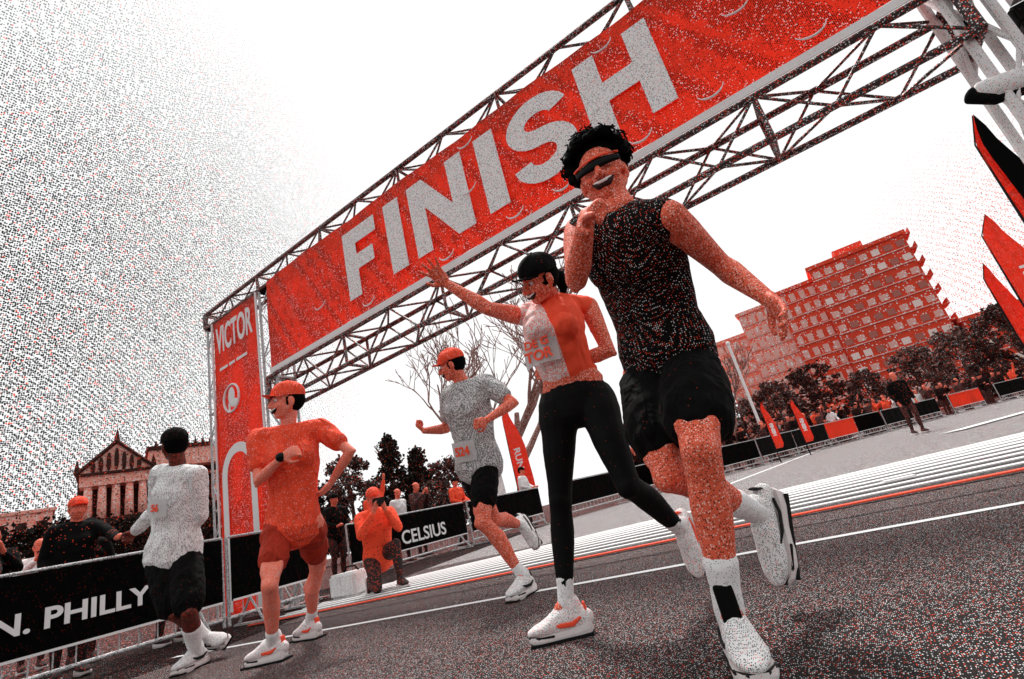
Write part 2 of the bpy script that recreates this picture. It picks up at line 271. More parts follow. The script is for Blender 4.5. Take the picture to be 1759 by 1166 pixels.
def person(label, J, face, S=1.0, fem=False, vox=.006, mats={}, top='tank', bottom='shorts', head='hair', curlL=45, curlR=45, normL=None, normR=None,
           shoeflat=('L',), sock=0, spreadR=.1, pointR=False, group=None, shades=False, detail=True, shoe_mat='shoe', sockmat='sock', short_len=.55, ponytail=False, fullsleeve=False, chip=None, beard=False, mouthopen=True, slim=1.0):
    J = {k: Vector(v) for k, v in J.items()}
    root = Vector((J['pelvis'].x, J['pelvis'].y, 0)); J = {k: v-root for k, v in J.items()}
    face = Vector(face).normalized(); g = .90 if fem else slim
    spine = (J['neck']-J['pelvis'])
    sP = (J['hipL']-J['hipR']).normalized(); sC = (J['shL']-J['shR']).normalized()
    fr = spine.cross(sC).normalized()
    if fr.dot(face) < 0 and abs(fr.dot(face)) > .05: fr = -fr
    pel, ch, nk, hd = J['pelvis'], J['chest'], J['neck'], J['head']
    up = spine.normalized()
    mid = lerp(pel, ch, .5)
    shm = (J['shL']+J['shR'])*.5
    def torso(bm, inf, lo=-.06, hi=1.0, flare=0):
        hw = 1.06 if fem else 1.0
        P_ = [pel+up*lo*S, pel+up*.04*S, lerp(pel, ch, .45), ch, lerp(ch, nk, .45), lerp(ch, nk, .78)]
        R_ = [(.140*hw, .100), (.160*hw, .108), (.128 if fem else .142, .092), (.145 if fem else .160, .108), (.155 if fem else .172, .108), (.125 if fem else .140, .078)]
        sd = [sP, sP, (sP+sC).normalized(), sC, sC, sC]
        k0 = 0
        if lo > .05: P_ = [pel+up*lo*S]+P_[2:]; R_ = [(.132*hw, .094)]+R_[2:]; sd = [sP]+sd[2:]
        R_ = [(a*S*g+inf+(flare if i < 1 else 0), b*S*g+inf+(flare if i < 1 else 0)) for i, (a, b) in enumerate(R_)]
        sweep(bm, P_, R_, side=sd, n=22)
        for s, sh in ((1, J['shL']), (-1, J['shR'])):   # shoulders and chest
            sweep(bm, [lerp(lerp(ch, nk, .8), sh, .25), lerp(lerp(ch, nk, .75), sh, .85)], [.062*S*g+inf, .052*S*g+inf], n=12)
            if fem: ell(bm, ch+fr*.085*S+sC*s*.062*S+up*.03*S, ((.058*S+inf*.6),)*3)
            else: ell(bm, lerp(ch, nk, .3)+fr*.055*S+sC*s*.068*S, (.075*S+inf, .055*S+inf, .07*S+inf))
    def arm(bm, k, inf=0, a=0., b=2.):   # 0..1 upper arm, 1..2 forearm
        sh, el, wr = J['sh'+k], J['el'+k], J['wr'+k]
        prof = [(0, .054), (.25, .053), (.55, .046), (.9, .038), (1.0, .037), (1.0, .037), (1.25, .041), (1.6, .033), (2.0, .024)]
        def pos(t): return lerp(sh, el, t) if t <= 1 else lerp(el, wr, t-1)
        for lo, hi in ((0, 1), (1, 2)):
            if a >= hi or b <= lo: continue
            ts = [t for t in [max(a, lo)]+[lo+x*(hi-lo) for x in (.25, .5, .75)]+[min(b, hi)] if max(a, lo) <= t <= min(b, hi)]
            def rr(t):
                for (t0, r0), (t1, r1) in zip(prof, prof[1:]):
                    if t0 <= t <= t1 and t1 > t0: return r0+(r1-r0)*(t-t0)/(t1-t0)
                return prof[-1][1]
            sweep(bm, [pos(t) for t in ts], [rr(t)*S*g+inf for t in ts], n=12)
        if inf == 0 and detail:
            pn = ((sh+wr)*.5-el); pn = pn.normalized() if pn.length > .02 else fr
            sweep(bm, [lerp(sh, el, .30)+pn*.018*S, lerp(sh, el, .55)+pn*.024*S, lerp(sh, el, .80)+pn*.014*S], [.026*S*g, .033*S*g, .020*S*g], n=10)
            sweep(bm, [lerp(sh, el, .15)-pn*.018*S, lerp(sh, el, .45)-pn*.022*S, lerp(sh, el, .72)-pn*.012*S], [.030*S*g, .032*S*g, .020*S*g], n=10)
            sweep(bm, [lerp(el, wr, .05)-pn*.006*S, lerp(el, wr, .25)-pn*.010*S, lerp(el, wr, .55)], [.026*S*g, .036*S*g, .020*S*g], n=10)
            ell(bm, el-pn*.030*S, (.015*S,)*3); ell(bm, wr, (.027*S*g, .022*S*g, .022*S*g))
    def leg(bm, k, inf=0, a=0., b=2., flare=0):
        hp, kn, an = J['hip'+k], J['kn'+k], J['an'+k]
        back = ((hp+an)*.5-kn); back = back.normalized() if back.length > .02 else -fr
        prof = [(0, .092), (.2, .090), (.5, .079), (.85, .058), (1.0, .054), (1.15, .050), (1.35, .057), (1.6, .046), (1.85, .034), (2.0, .035)]
        def pos(t):
            if t <= 1: return lerp(hp, kn, t)-back*.012*S*sin(pi*t)
            return lerp(kn, an, t-1)+back*.020*S*sin(pi*min(1, (t-1)*1.4))
        def rr(t):
            for (t0, r0), (t1, r1) in zip(prof, prof[1:]):
                if t0 <= t <= t1: return r0+(r1-r0)*(t-t0)/(t1-t0)
            return prof[-1][1]
        for lo, hi in ((0, 1), (1, 2)):
            if a >= hi or b <= lo: continue
            A = max(a, lo); B = min(b, hi); ts = [A+(B-A)*i/6 for i in range(7)]
            sweep(bm, [pos(t) for t in ts], [rr(t)*S*(g if t > .3 else 1)+inf+flare*max(0, (t-a)/(b-a)) for t in ts], n=14)
        if a < 1 < b: ell(bm, kn-back*.012*S, ((.050*S*g+inf),)*3)
        if inf == 0 and detail and bottom == 'shorts':
            ax = (kn-hp).normalized(); sx_ = ax.cross(back).normalized(); bx_ = (an-kn).normalized()
            ell(bm, kn-back*.046*S*g, (.022*S, .022*S, .026*S))
            for q_ in (-1, 1):
                sweep(bm, [lerp(hp, kn, .55)-back*.038*S+sx_*q_*.030*S, lerp(hp, kn, .80)-back*.034*S+sx_*q_*.030*S, lerp(hp, kn, .92)-back*.022*S+sx_*q_*.024*S], [.040*S*g, .034*S*g, .020*S*g], n=10)
                sweep(bm, [lerp(kn, an, .12)+back*.030*S+sx_*q_*.018*S, lerp(kn, an, .30)+back*.044*S+sx_*q_*.020*S, lerp(kn, an, .48)+back*.030*S+sx_*q_*.014*S], [.022*S*g, .033*S*g, .016*S*g], n=10)
            sweep(bm, [lerp(kn, an, .10)-back*.036*S, lerp(kn, an, .5)-back*.014*S, lerp(kn, an, .9)-back*.020*S], [.016*S, .016*S, .014*S], n=8)
            for q_ in (-1, 1): ell(bm, an+sx_*q_*.028*S*g, (.013*S,)*3)
    # head frame
    hz = (hd-nk).normalized(); hz = (hz*.6+up*.4+Vector((0, 0, .2))).normalized(); hy = (face-hz*face.dot(hz)).normalized(); hx = hy.cross(hz)
    hc = hd
    HR = Matrix((hx, hy, hz)).transposed()
    def H(x, y, z): return hc+(hx*x+hy*y+hz*z)*S*k_h
    k_h = .97 if fem else 1.0
    def HS(*r): return tuple(q*S*k_h for q in r)
    bm = bmesh.new()
    torso(bm, 0)
    for k in 'LR':
        arm(bm, k); leg(bm, k)
        an, to = J['an'+k], J['to'+k]; sweep(bm, [an, lerp(an, to, .25)], [.032*S*g, .030*S*g], n=10)
        d = J['ha'+k]-J['wr'+k]
        nr = (normL if k == 'L' else normR); nr = Vector(nr) if nr else -fr*.3+(sC if k == 'R' else -sC)
        if detail: hand(bm, J['wr'+k], d, nr, S*(.92 if fem else 1), curlL if k == 'L' else curlR, spreadR if k == 'R' else .1, side=1 if k == 'L' else -1, point=(pointR and k == 'R'))
        else: sweep(bm, [J['wr'+k], J['wr'+k]+d*1.6], [.026*S, .036*S], n=8)
    sweep(bm, [lerp(ch, nk, .75), nk+hz*.02*S, H(0, -.015, -.06)], [.070*S*g, .056*S*g, .054*S*g], n=14)
    ell(bm, H(0, -.012, .03), HS(.076, .096, .086), HR, 20, 14)
    ell(bm, H(0, .022, -.035), HS(.062, .066, .072), HR, 18, 12)
    ell(bm, H(0, .052, -.088), HS(.030, .028, .022), HR)
    sweep(bm, [H(-.055, 0, -.045), H(-.03, .045, -.085), H(.03, .045, -.085), H(.055, 0, -.045)], [.02*S, .018*S, .018*S, .02*S], n=8)
    sweep(bm, [H(0, .082, .012), H(0, .100, -.012), H(0, .108, -.030)], [.009*S, .011*S, .014*S], n=8)
    for s in (-1, 1):
        ell(bm, H(s*.013, .095, -.033), HS(.011, .011, .009), HR)
        ell(bm, H(s*.040, .058, -.026), HS(.024, .024, .026), HR)
        ell(bm, H(s*.032, .068, .028), HS(.026, .016, .010), HR)
        ell(bm, H(s*.078, -.008, -.008), HS(.010, .020, .032), HR)
    ell(bm, H(0, .082, -.056), HS(.026, .010, .006), HR); ell(bm, H(0, .078, -.070), HS(.022, .011, .007), HR)
    bod = remesh(bm, 'person', vox, MT[mats.get('skin', 'skin')], smooth=2, loc=root)
    tag(bod, label, 'person', group)
    # face pieces
    if detail:
        if not shades:
            for s in (-1, 1):
                b = bmesh.new(); ell(b, H(s*.031, .075, .006), HS(.014, .011, .010), HR); e = obj('eye', b, MT['eye'], bod, smooth=True)
                b = bmesh.new(); ell(b, H(s*.031, .084, .004), HS(.006, .004, .006), HR); obj('pupil', b, MT['pupil'], e, smooth=True)
                b = bmesh.new(); sweep(b, [H(s*.014, .090, .027), H(s*.032, .092, .033), H(s*.05, .078, .026)], [.003*S, .0045*S, .003*S], n=6); obj('eyebrow', b, MT['hair'], bod)
        if mouthopen:
            b = bmesh.new(); sweep(b, [H(-.037, .070, -.043), H(-.018, .086, -.060), H(.018, .086, -.060), H(.037, .070, -.043)], [(.004*S, .006*S), (.014*S, .010*S), (.014*S, .010*S), (.004*S, .006*S)], side=hz, n=8); mo = obj('mouth', b, MT['mouth'], bod, smooth=True)
            b = bmesh.new(); sweep(b, [H(-.030, .080, -.044), H(-.014, .0955, -.0535), H(.014, .0955, -.0535), H(.030, .080, -.044)], [(.0030*S, .003*S), (.0055*S, .003*S), (.0055*S, .003*S), (.0030*S, .003*S)], side=hz, n=6); obj('teeth', b, MT['teeth'], mo, smooth=True)
        if beard:
            b = bmesh.new(); sweep(b, [H(-.062, .012, -.04), H(-.045, .045, -.082), H(0, .075, -.098), H(.045, .045, -.082), H(.062, .012, -.04)], [.016*S, .019*S, .021*S, .019*S, .016*S], n=8); obj('beard', b, MT['hair'], bod, smooth=True)
    if shades:
        b = bmesh.new(); pts = [H(s, .02+.078*cos(s*11), .010) for s in [-.075+.0125*i for i in range(13)]]
        sweep(b, pts, [(.019*S*(1-.35*abs(i-6)/6), .004*S) for i in range(13)], side=hz, n=8); gl = obj('sunglasses', b, MT['lens'], bod, smooth=True)
        b = bmesh.new(); pts = [H(s, .024+.078*cos(s*11), .030-.6*s*s) for s in [-.078+.013*i for i in range(13)]]
        sweep(b, pts, [.0038*S]*13, n=6); obj('frame', b, MT['redframe'], gl, smooth=True)
    # headwear
    if head == 'curly':
        rnd = random.Random(3); b = bmesh.new(); ell(b, H(0, -.030, .070), HS(.088, .092, .080), HR)
        for i in range(420):
            th = rnd.uniform(0, 2*pi); ph = math.acos(rnd.uniform(-.35, 1)); x, y, z = sin(ph)*cos(th), sin(ph)*sin(th), cos(ph)
            if y > .5 and z < .42: continue
            rr_ = rnd.uniform(.95, 1.10)
            ell(b, H(x*.103*rr_, -.022+y*.104*rr_, .062+z*.100*rr_+.01), (rnd.uniform(.009, .019)*S,)*3, None, 7, 5)
        hr = remesh(b, 'hair', .005, MT['hair'], bod, smooth=1)
        b = bmesh.new()
        for i in range(110):
            th = rnd.uniform(0, 2*pi); ph = math.acos(rnd.uniform(-.1, 1)); c0 = Vector((sin(ph)*cos(th), sin(ph)*sin(th), cos(ph)))
            if c0.y > .5 and c0.z < .45: continue
            pts = []; a0 = rnd.uniform(0, 6); ax = c0.orthogonal().normalized(); ay = c0.cross(ax)
            for q in range(8):
                w_ = c0*(1.0+.035*q)+(ax*cos(a0+q*1.2)+ay*sin(a0+q*1.2))*.11
                pts.append(H(w_.x*.108, -.022+w_.y*.108, .070+w_.z*.104))
            sweep(b, pts, [.0028*S]*8, n=4)
        obj('curls', b, MT['hair'], hr)
    if head in ('cap', 'capred', 'capside') or head == 'short':
        b = bmesh.new(); ell(b, H(0, -.022, .012), HS(.081, .092, .088), HR, 18, 12)
        vs = [v for v in b.verts if (HR.inverted() @ (v.co-hc)).y > .045*S]; bmesh.ops.delete(b, geom=vs, context='VERTS'); obj('hair', b, MT['hair'], bod, smooth=True)
    if head in ('cap', 'capred'):
        cm = MT[{'cap': 'black', 'capred': 'cloth_red'}[head]] if head == 'cap' else MT['cloth_red']
        b = bmesh.new(); ell(b, H(0, -.010, .050), HS(.088, .106, .084), HR, 24, 16)
        vs = [v for v in b.verts if (HR.inverted() @ (v.co-hc)).z < .026*S]; bmesh.ops.delete(b, geom=vs, context='VERTS')
        cp = obj('cap', b, cm, bod, smooth=True)
        b = bmesh.new(); rows = []
        for i in range(9):
            a = (i-4)/4; x = a*.070
            rows.append([b.verts.new(H(x, .088-.045*a*a, .042-.010*a*a)), b.verts.new(H(x*.92, .148-.05*a*a, .050-.014*a*a)), b.verts.new(H(x*.92,   .146-.05*a*a, .044-.014*a*a)), b.verts.new(H(x, .088-.045*a*a, .034-.010*a*a))])
        for r0, r1 in zip(rows, rows[1:]):
            for q in range(4): b.faces.new((r0[q], r0[(q+1) % 4], r1[(q+1) % 4], r1[q]))
        b.faces.new(rows[0]); b.faces.new(rows[-1][::-1]); obj('brim', b, cm, cp, smooth=False)
        b = bmesh.new(); ell(b, H(0, -.01, .134), HS(.008, .008, .005), HR); obj('button', b, cm, cp, smooth=True)
    if ponytail:
        b = bmesh.new(); sweep(b, [H(0, -.09, .0), H(.01, -.13, -.03), H(.02, -.14, -.09), H(.02, -.12, -.14)], [.02*S, .034*S, .028*S, .01*S]); remesh(b, 'ponytail', .006, MT['hair'], bod, smooth=1, disp=(.012, .03))
    # clothes
    tm = MT[mats.get('top', 'tank_black')]
    b = bmesh.new()
    if top == 'crop': torso(b, .013*S, lo=.075); 
    elif top in ('tee', 'long'): torso(b, .028*S, lo=-.06, flare=(.032 if top == 'tee' else .022)*S)
    else: torso(b, .018*S, lo=-.03, flare=.016*S)
    if top in ('tee',):
        for k in 'LR': arm(b, k, .024*S, 0, .60)
    if top == 'long':
        for k in 'LR': arm(b, k, .017*S, 0, 1.94)
    gar = remesh(b, {'tank': 'tank_top', 'crop': 'crop_top', 'tee': 'tee_shirt', 'long': 'long_sleeve_shirt'}[top], max(vox, .007), tm, bod, smooth=2, disp=(.009 if top == 'tank' else .015, .07))
    bmt = MT[mats.get('bottom', 'shorts')]
    b = bmesh.new()
    if bottom == 'shorts':
        hw = 1.06 if fem else 1
        sweep(b, [pel+up*.05*S, pel-up*.02*S, pel-up*.07*S], [(.150*S*hw, .105*S), (.165*S*hw, .115*S), (.150*S, .11*S)], side=sP, n=20)
        for k in 'LR': leg(b, k, .006*S if top == 'tee' else .010*S, .10, short_len, flare=(.016 if top == 'tee' else .030)*S)
    else:
        sweep(b, [pel+up*.06*S, pel-up*.02*S, pel-up*.07*S], [(.140*S, .093*S), (.152*S, .105*S), (.13*S, .10*S)], side=sP, n=20)
        for k in 'LR': leg(b, k, .005*S, 0, 1.88)
    remesh(b, 'shorts' if bottom == 'shorts' else 'leggings', max(vox, .007), bmt, bod, smooth=2, disp=(.020 if bottom == 'shorts' else .004, .06))
    for k in 'LR':
        an, to, kn = J['an'+k], J['to'+k], J['kn'+k]
        if sock:
            b = bmesh.new(); leg(b, k, .006*S, 2-sock, 2.0); remesh(b, 'sock', max(vox, .006), MT[sockmat], bod, smooth=1, disp=(.004, .02))
        if k in shoeflat: f = Vector((to.x-an.x, to.y-an.y, 0)).normalized(); u = Vector((0, 0, 1)); hgt = an.z
        else:
            u = (kn-an).normalized(); f = (to-an).normalized(); u = (u-f*u.dot(f)).normalized(); f = (to-an+u*.045*S).normalized(); u = (u-f*u.dot(f)).normalized(); hgt = .10*S
        s = f.cross(u)
        def F(x, y, z): return an+s*x*S*g+f*y*S*g+u*(z*S-hgt)
        prof = [(-.078, .031, .092), (-.04, .038, .118), (.0, .040, .132), (.045, .043, .122), (.09, .047, .096), (.135, .050, .076), (.175, .043, .064), (.20, .028, .052)]
        b = bmesh.new()
        for (y0, w0, h0), (y1, w1, h1) in zip(prof, prof[1:]):
            sweep(b, [F(0, y0, .028+h0*.40), F(0, y1, .028+h1*.40)], [(w0*S, (h0-.02)*.5*S), (w1*S, (h1-.02)*.5*S)], side=s, n=12)
        sweep(b, [F(0, -.02, .10), F(0, -.012, .135)], [(.040*S, .046*S), (.038*S, .044*S)], side=s, n=12)
        sh = remesh(b, 'shoe', .006 if detail else .012, MT[shoe_mat], bod, smooth=2)
        b = bmesh.new(); rings = []
        for y, w_, zt, zb in [(-.098, .018, .050, .020), (-.085, .036, .052, .006), (-.04, .043, .045, 0), (.03, .042, .040, 0), (.10, .049, .037, 0), (.15, .050, .036, .002), (.19, .040, .036, .010), (.212, .020, .038, .020)]:
            rings.append([b.verts.new(F(x, y, z)) for x, z in ((-w_, zt), (-w_*1.06, (zt+zb)/2), (-w_*.95, zb), (w_*.95, zb), (w_*1.06, (zt+zb)/2), (w_, zt))])
        for r0, r1 in zip(rings, rings[1:]):
            for q in range(6): b.faces.new((r0[q], r0[(q+1) % 6], r1[(q+1) % 6], r1[q]))
        b.faces.new(rings[0]); b.faces.new(rings[-1][::-1]); so = obj('sole', b, MT['sole'], sh)
        if detail:
            b = bmesh.new()
            box(b, F(0, .055, .004), (.094*S, .270*S, .014), Matrix((s, f, u)).transposed())
            obj('outsole', b, MT['outsole'], so)
            b = bmesh.new()
            sweep(b, [F((-.020 if q % 2 else .020)*(1-.04*q), 0.022+q*.0115, .142-q*.0062) for q in range(9)], [.003*S]*9, n=5)
            obj('laces', b, MT['sock'], sh)
            for sd_ in (-1, 1):
                b = bmesh.new(); sweep(b, [F(sd_*.040, -.05, .075), F(sd_*.0445, -.01, .058), F(sd_*.0465, .05, .060), F(sd_*.044, .09, .072)], [(.006*S, .004*S), (.010*S, .004*S), (.009*S, .004*S), (.004*S, .003*S)], side=u, n=6); obj('side_stripe', b, MT['redpaint' if shoe_mat == 'shoe' else 'blackp'], sh)
            b = bmesh.new(); sweep(b, [F(0, -.082, .05), F(0, -.084, .09), F(0, -.078, .122)], [(.020*S, .006*S)]*3, side=s, n=8); obj('heel_tab', b, MT['blackp' if shoe_mat == 'shoe_b' else 'redpaint'], sh)
            b = bmesh.new(); sweep(b, [F(-.051, .09, .030), F(-.047, .16, .032), F(-.022, .207, .036), F(.022, .207, .036), F(.047, .16, .032), F(.051, .09, .030)], [.005*S]*6, n=6); obj('sole_line', b, MT['blackp'], so)
        if chip and k in chip:
            b = bmesh.new(); box(b, lerp(an, kn, .06)+f*.046*S+s*.006, (.050, .022, .100), Matrix((s, f, u)).transposed()); o = obj('ankle_pouch', b, MT['black'], bod)
            bv = o.modifiers.new('b', 'BEVEL'); bv.width = .008; bv.segments = 2
    info = dict(fr=fr, up=up, side=sC, chest=ch, pel=pel, nk=nk, J=J, S=S, root=root)
    return bod, info
def bib(bod, c, right, upv, w_, h_, lines, name='race_bib', mat='lettering_small', tmat='redpaint', size=.05, bend=.02):
    n_ = right.cross(upv).normalized(); b = bmesh.new(); vs = []
    for i in range(7):
        x = (i/6-.5); o_ = c+right*x*w_-n_*bend*(4*x*x); vs.append((b.verts.new(o_+upv*h_/2), b.verts.new(o_-upv*h_/2)))
    for a, d in zip(vs, vs[1:]): b.faces.new((a[0], d[0], d[1], a[1]))
    bmesh.ops.solidify(b, geom=b.faces[:], thickness=.002)
    bo = obj(name, b, MT[mat], bod)
    for t_, dy, sz in lines: text('lettering', t_, sz, MT[tmat], bo, basis(right, upv, n_, c+upv*dy+n_*.004), bold=sz*.03, ext=.002)
    return bo

# ------------------------------------------------------------------ SETTING
def sheet(name, pts, z, mat):
    b = bmesh.new(); b.faces.new([b.verts.new((x, y, z)) for x, y in pts]); o = obj(name, b, MT[mat]); tag(o, kind='structure'); return o
sheet('ground', [(-900, -300), (900, -300), (900, 1500), (-900, 1500)], -.012, 'ground')
sheet('road', [(-5.0, -6), (12, -6), (16, 8.2), (-6.2, 6.2), (-5.1, 2.6)], 0, 'asphalt')
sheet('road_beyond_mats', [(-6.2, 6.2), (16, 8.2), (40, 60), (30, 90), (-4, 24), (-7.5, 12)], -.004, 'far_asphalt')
sheet('kerb_shade_strip', [(-9, -6), (-5.0, -6), (-5.1, 2.6), (-6.2, 6.2), (-7.5, 12), (-9, 12)], -.006, 'kerb_shade')  # roadside ground with the shade below the left barriers put into its colour
def stripe(name, a, b_, wd, z, mat, top=False, label=None, group=None, cat='road marking'):
    a = Vector((*a, 0)); b_ = Vector((*b_, 0)); d = (b_-a).normalized(); n_ = Vector((-d.y, d.x, 0))*wd/2
    b = bmesh.new(); b.faces.new([b.verts.new(p+Vector((0, 0, z))) for p in (a-n_, b_-n_, b_+n_, a+n_)])
    if label: e_ = bmesh.ops.extrude_face_region(b, geom=b.faces[:]); bmesh.ops.translate(b, vec=(0, 0, .008), verts=[v for v in e_['geom'] if isinstance(v, bmesh.types.BMVert)])
    o = obj(name, b, MT[mat])
    if label: tag(o, label, cat, group)
    else: tag(o, kind='structure')
stripe('painted_line', (-5.6, 2.40), (9, 4.66), .065, .004, 'paint')
stripe('painted_line', (-2.7, 11.3), (1.2, 55), .16, .001, 'paint')
stripe('painted_line', (-7, 2.9), (9, 5.15), .022, .004, 'outsole')
# timing mats across the road: red edge strip then a fan of pale ribs
def mat_ends(t):   # from the red edge to the last rib
    yl0, yl1 = 4.40+.155*-6.4, 7.35+.41*-5.2; yr0, yr1 = 4.40+.155*10, 7.48+.41*10
    return (-6.3+.6*t, yl0*(1-t)+yl1*t), (10, yr0*(1-t)+yr1*t)
a0, a1 = mat_ends(0); b0, b1 = mat_ends(1)
b = bmesh.new(); b.faces.new([b.verts.new((*p, .006)) for p in (a0, a1, b1, b0)])
mt_ = empty('timing_mat', (0, 0, 0)); tag(mt_, 'black timing mat with pale ribs and a red edge lying across the road', 'timing mat')
obj('mat_base', b, MT['mat'], mt_)
for i in range(10):
    t = .03+i*.105; p, q = mat_ends(t); p = Vector((*p, 0)); q = Vector((*q, 0)); d = (q-p).normalized(); n_ = Vector((-d.y, d.x, 0))
    wl = .020+.010*i*.3; wr_ = .055+.02*i
    b = bmesh.new(); top_ = .016
    vs = [b.verts.new(x) for x in (p-n_*wl, q-n_*wr_, q+n_*wr_, p+n_*wl)]
    f_ = b.faces.new(vs); r_ = bmesh.ops.extrude_face_region(b, geom=[f_]); bmesh.ops.translate(b, vec=(0, 0, top_), verts=[v for v in r_['geom'] if isinstance(v, bmesh.types.BMVert)])
    obj('rib', b, MT['redpaint' if i == 0 else 'paint'], mt_)

# ------------------------------------------------------------------ FINISH ARCH
YA = 4.5
arch = empty('finish_arch', (-3.5, YA, 0)); tag(arch, 'tall gantry of aluminium truss carrying the red FINISH banner over the road', 'finish gantry')
OA = Vector((-3.5, YA, 0))
def truss(name, p, q, u, v, wu, wv, step, r=.022, rd=.011, mat='alu', faces=(0, 1, 2, 3), plates=True, parent=arch):
    """box truss from p to q, cross-section axes u and v"""
    p, q, u, v = Vector(p)-OA, Vector(q)-OA, Vector(u), Vector(v); b = bmesh.new(); d = (q-p); Ln = d.length; d.normalize()
    cs = [u*a*wu/2+v*c*wv/2 for a, c in ((-1, -1), (1, -1), (1, 1), (-1, 1))]
    for c in cs: tube(b, p+c, q+c, r, 8)
    n_ = max(1, round(Ln/step)); st = Ln/n_
    for fi in faces:
        c0, c1 = cs[fi], cs[(fi+1) % 4]
        for i in range(n_):
            A, B = (c0, c1) if (i+fi) % 2 else (c1, c0)
            tube(b, p+d*i*st+A, p+d*(i+1)*st+B, rd, 6)
            if i % 4 == 0: tube(b, p+d*i*st+c0, p+d*i*st+c1, rd*1.5, 6)
    if plates:
        for i in (0, n_):
            for c0, c1 in zip(cs, cs[1:]+cs[:1]): tube(b, p+d*i*st+c0, p+d*i*st+c1, r*1.3, 6)
    return obj(name, b, MT[mat], parent)
X, Z, Y_ = (1, 0, 0), (0, 0, 1), (0, 1, 0)
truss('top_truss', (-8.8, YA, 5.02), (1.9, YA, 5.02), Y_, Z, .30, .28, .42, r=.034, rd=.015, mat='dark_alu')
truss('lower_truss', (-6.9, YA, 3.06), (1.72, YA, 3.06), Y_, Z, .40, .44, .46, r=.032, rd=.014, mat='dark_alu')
truss('left_tower', (-8.65, YA, 0), (-8.65, YA, 4.88), X, Y_, .26, .26, .42, r=.02, rd=.010)
truss('left_tower', (-6.90, YA, 0), (-6.90, YA, 4.88), X, Y_, .32, .30, .42, r=.022, rd=.010)
def slab(name, x0, x1, z0, z1, y, th, mat, parent=arch, seg=24, wob=.012):
    b = bmesh.new(); g_ = []
    for i in range(seg+1):
        row = []
        for j in range(7):
            x = x0+(x1-x0)*i/seg; z = z0+(z1-z0)*j/6; row.append(b.verts.new(Vector((x, y+wob*sin(x*3.1+z*2)+wob*.5*sin(x*9+z*5), z))-OA))
        g_.append(row)
    for i in range(seg):
        for j in range(6): b.faces.new((g_[i][j], g_[i+1][j], g_[i+1][j+1], g_[i][j+1]))
    bmesh.ops.solidify(b, geom=b.faces[:], thickness=th); return obj(name, b, MT[mat], parent, smooth=False)
ban = slab('banner', -6.72, 1.75, 3.37, 4.86, YA-.24, .01, 'banner', seg=60)
# letters: outlines in banner metres
def poly(pts, holes=None): return pts
def letter(parts, x0, z0, w_, h_, y, parent, mat='lettering', name='letter'):
    b = bmesh.new()
    for k, pl in enumerate(parts):
        f_ = b.faces.new([b.verts.new(Vector((x0+px*w_, y-.0011*k, z0+pz*h_))-OA) for px, pz in pl])
    r_ = bmesh.ops.extrude_face_region(b, geom=b.faces[:]); bmesh.ops.translate(b, vec=(0, -.006, 0), verts=[v for v in r_['geom'] if isinstance(v, bmesh.types.BMVert)])
    return obj(name, b, MT[mat], parent)
rect = lambda a, c, d, e: [(a, c), (d, c), (d, e), (a, e)]
Fp = [[(0, 0), (.37, 0), (.37, .38), (.86, .38), (.86, .60), (.37, .60), (.37, .77), (1, .77), (1, 1), (0, 1)]]
Ip = [rect(0, 0, 1, 1)]
Np = [[(0, 0), (.27, 0), (.27, .60), (.72, 0), (1, 0), (1, 1), (.73, 1), (.73, .42), (.29, 1), (0, 1)]]
Hp = [[(0, 0), (.30, 0), (.30, .40), (.70, .40), (.70, 0), (1, 0), (1, 1), (.70, 1), (.70, .63), (.30, .63), (.30, 1), (0, 1)]]
def arcp(cx, cz, rx, rz, a0, a1, n=12): return [(cx+rx*cos(radians(a0+(a1-a0)*i/n)), cz+rz*sin(radians(a0+(a1-a0)*i/n))) for i in range(n+1)]
Sp = [[(.99, .78)]+arcp(.52, .70, .50, .31, 35, 270, 18)[0:0]+
      arcp(.51, .71, .50, .30, 18, 262, 18)+arcp(.46, .30, .23, .11, 80, -90, 10)+arcp(.46, .32, .19, .13, -95, -168, 5)+[(.0, .27)]+arcp(.50, .30, .50, .31, 188, 440, 20)+arcp(.53, .71, .22, .095, 262, 90, 10)+arcp(.53, .70, .20, .105, 85, 15, 5)]
yL = YA-.262; zb, hh = 3.63, 1.02
for nm, sh_, x0, w_ in (('F', Fp, -4.78, .66), ('I', Ip, -3.93, .28), ('N', Np, -3.48, .92), ('I', Ip, -2.35, .28), ('S', Sp, -1.93, .80), ('H', Hp, -.98, .82)):
    letter(sh_, x0, zb, w_, hh, yL, ban, name='letter')
# wind slits: little sagging half-moon flaps of the banner
for x, z in ((.53, 4.17), (.9, 3.55), (.09, 3.55), (-.58, 3.53), (-2.05, 3.53), (-4.43, 3.53), (-2.55, 4.15), (-.62, 4.72), (-1.45, 3.52), (-5.4, 3.9), (-3.05, 3.52), (-2.45, 4.75)):
    b = bmesh.new(); pts = [Vector((x+.12*cos(radians(a)), YA-.268-.03*abs(sin(radians(a))), z+.12*sin(radians(a))))-OA for a in range(200, 345, 12)]
    sweep(b, pts, [(.010 if 2 < i < 10 else .005) for i in range(len(pts))], n=6); obj('wind_flap', b, MT['lettering_small'], ban)
b = bmesh.new()
for z in (3.33,): box(b, Vector((-2.5, YA-.25, z))-OA, (8.5, .012, .075))
obj('banner_hem', b, MT['paint'], ban)
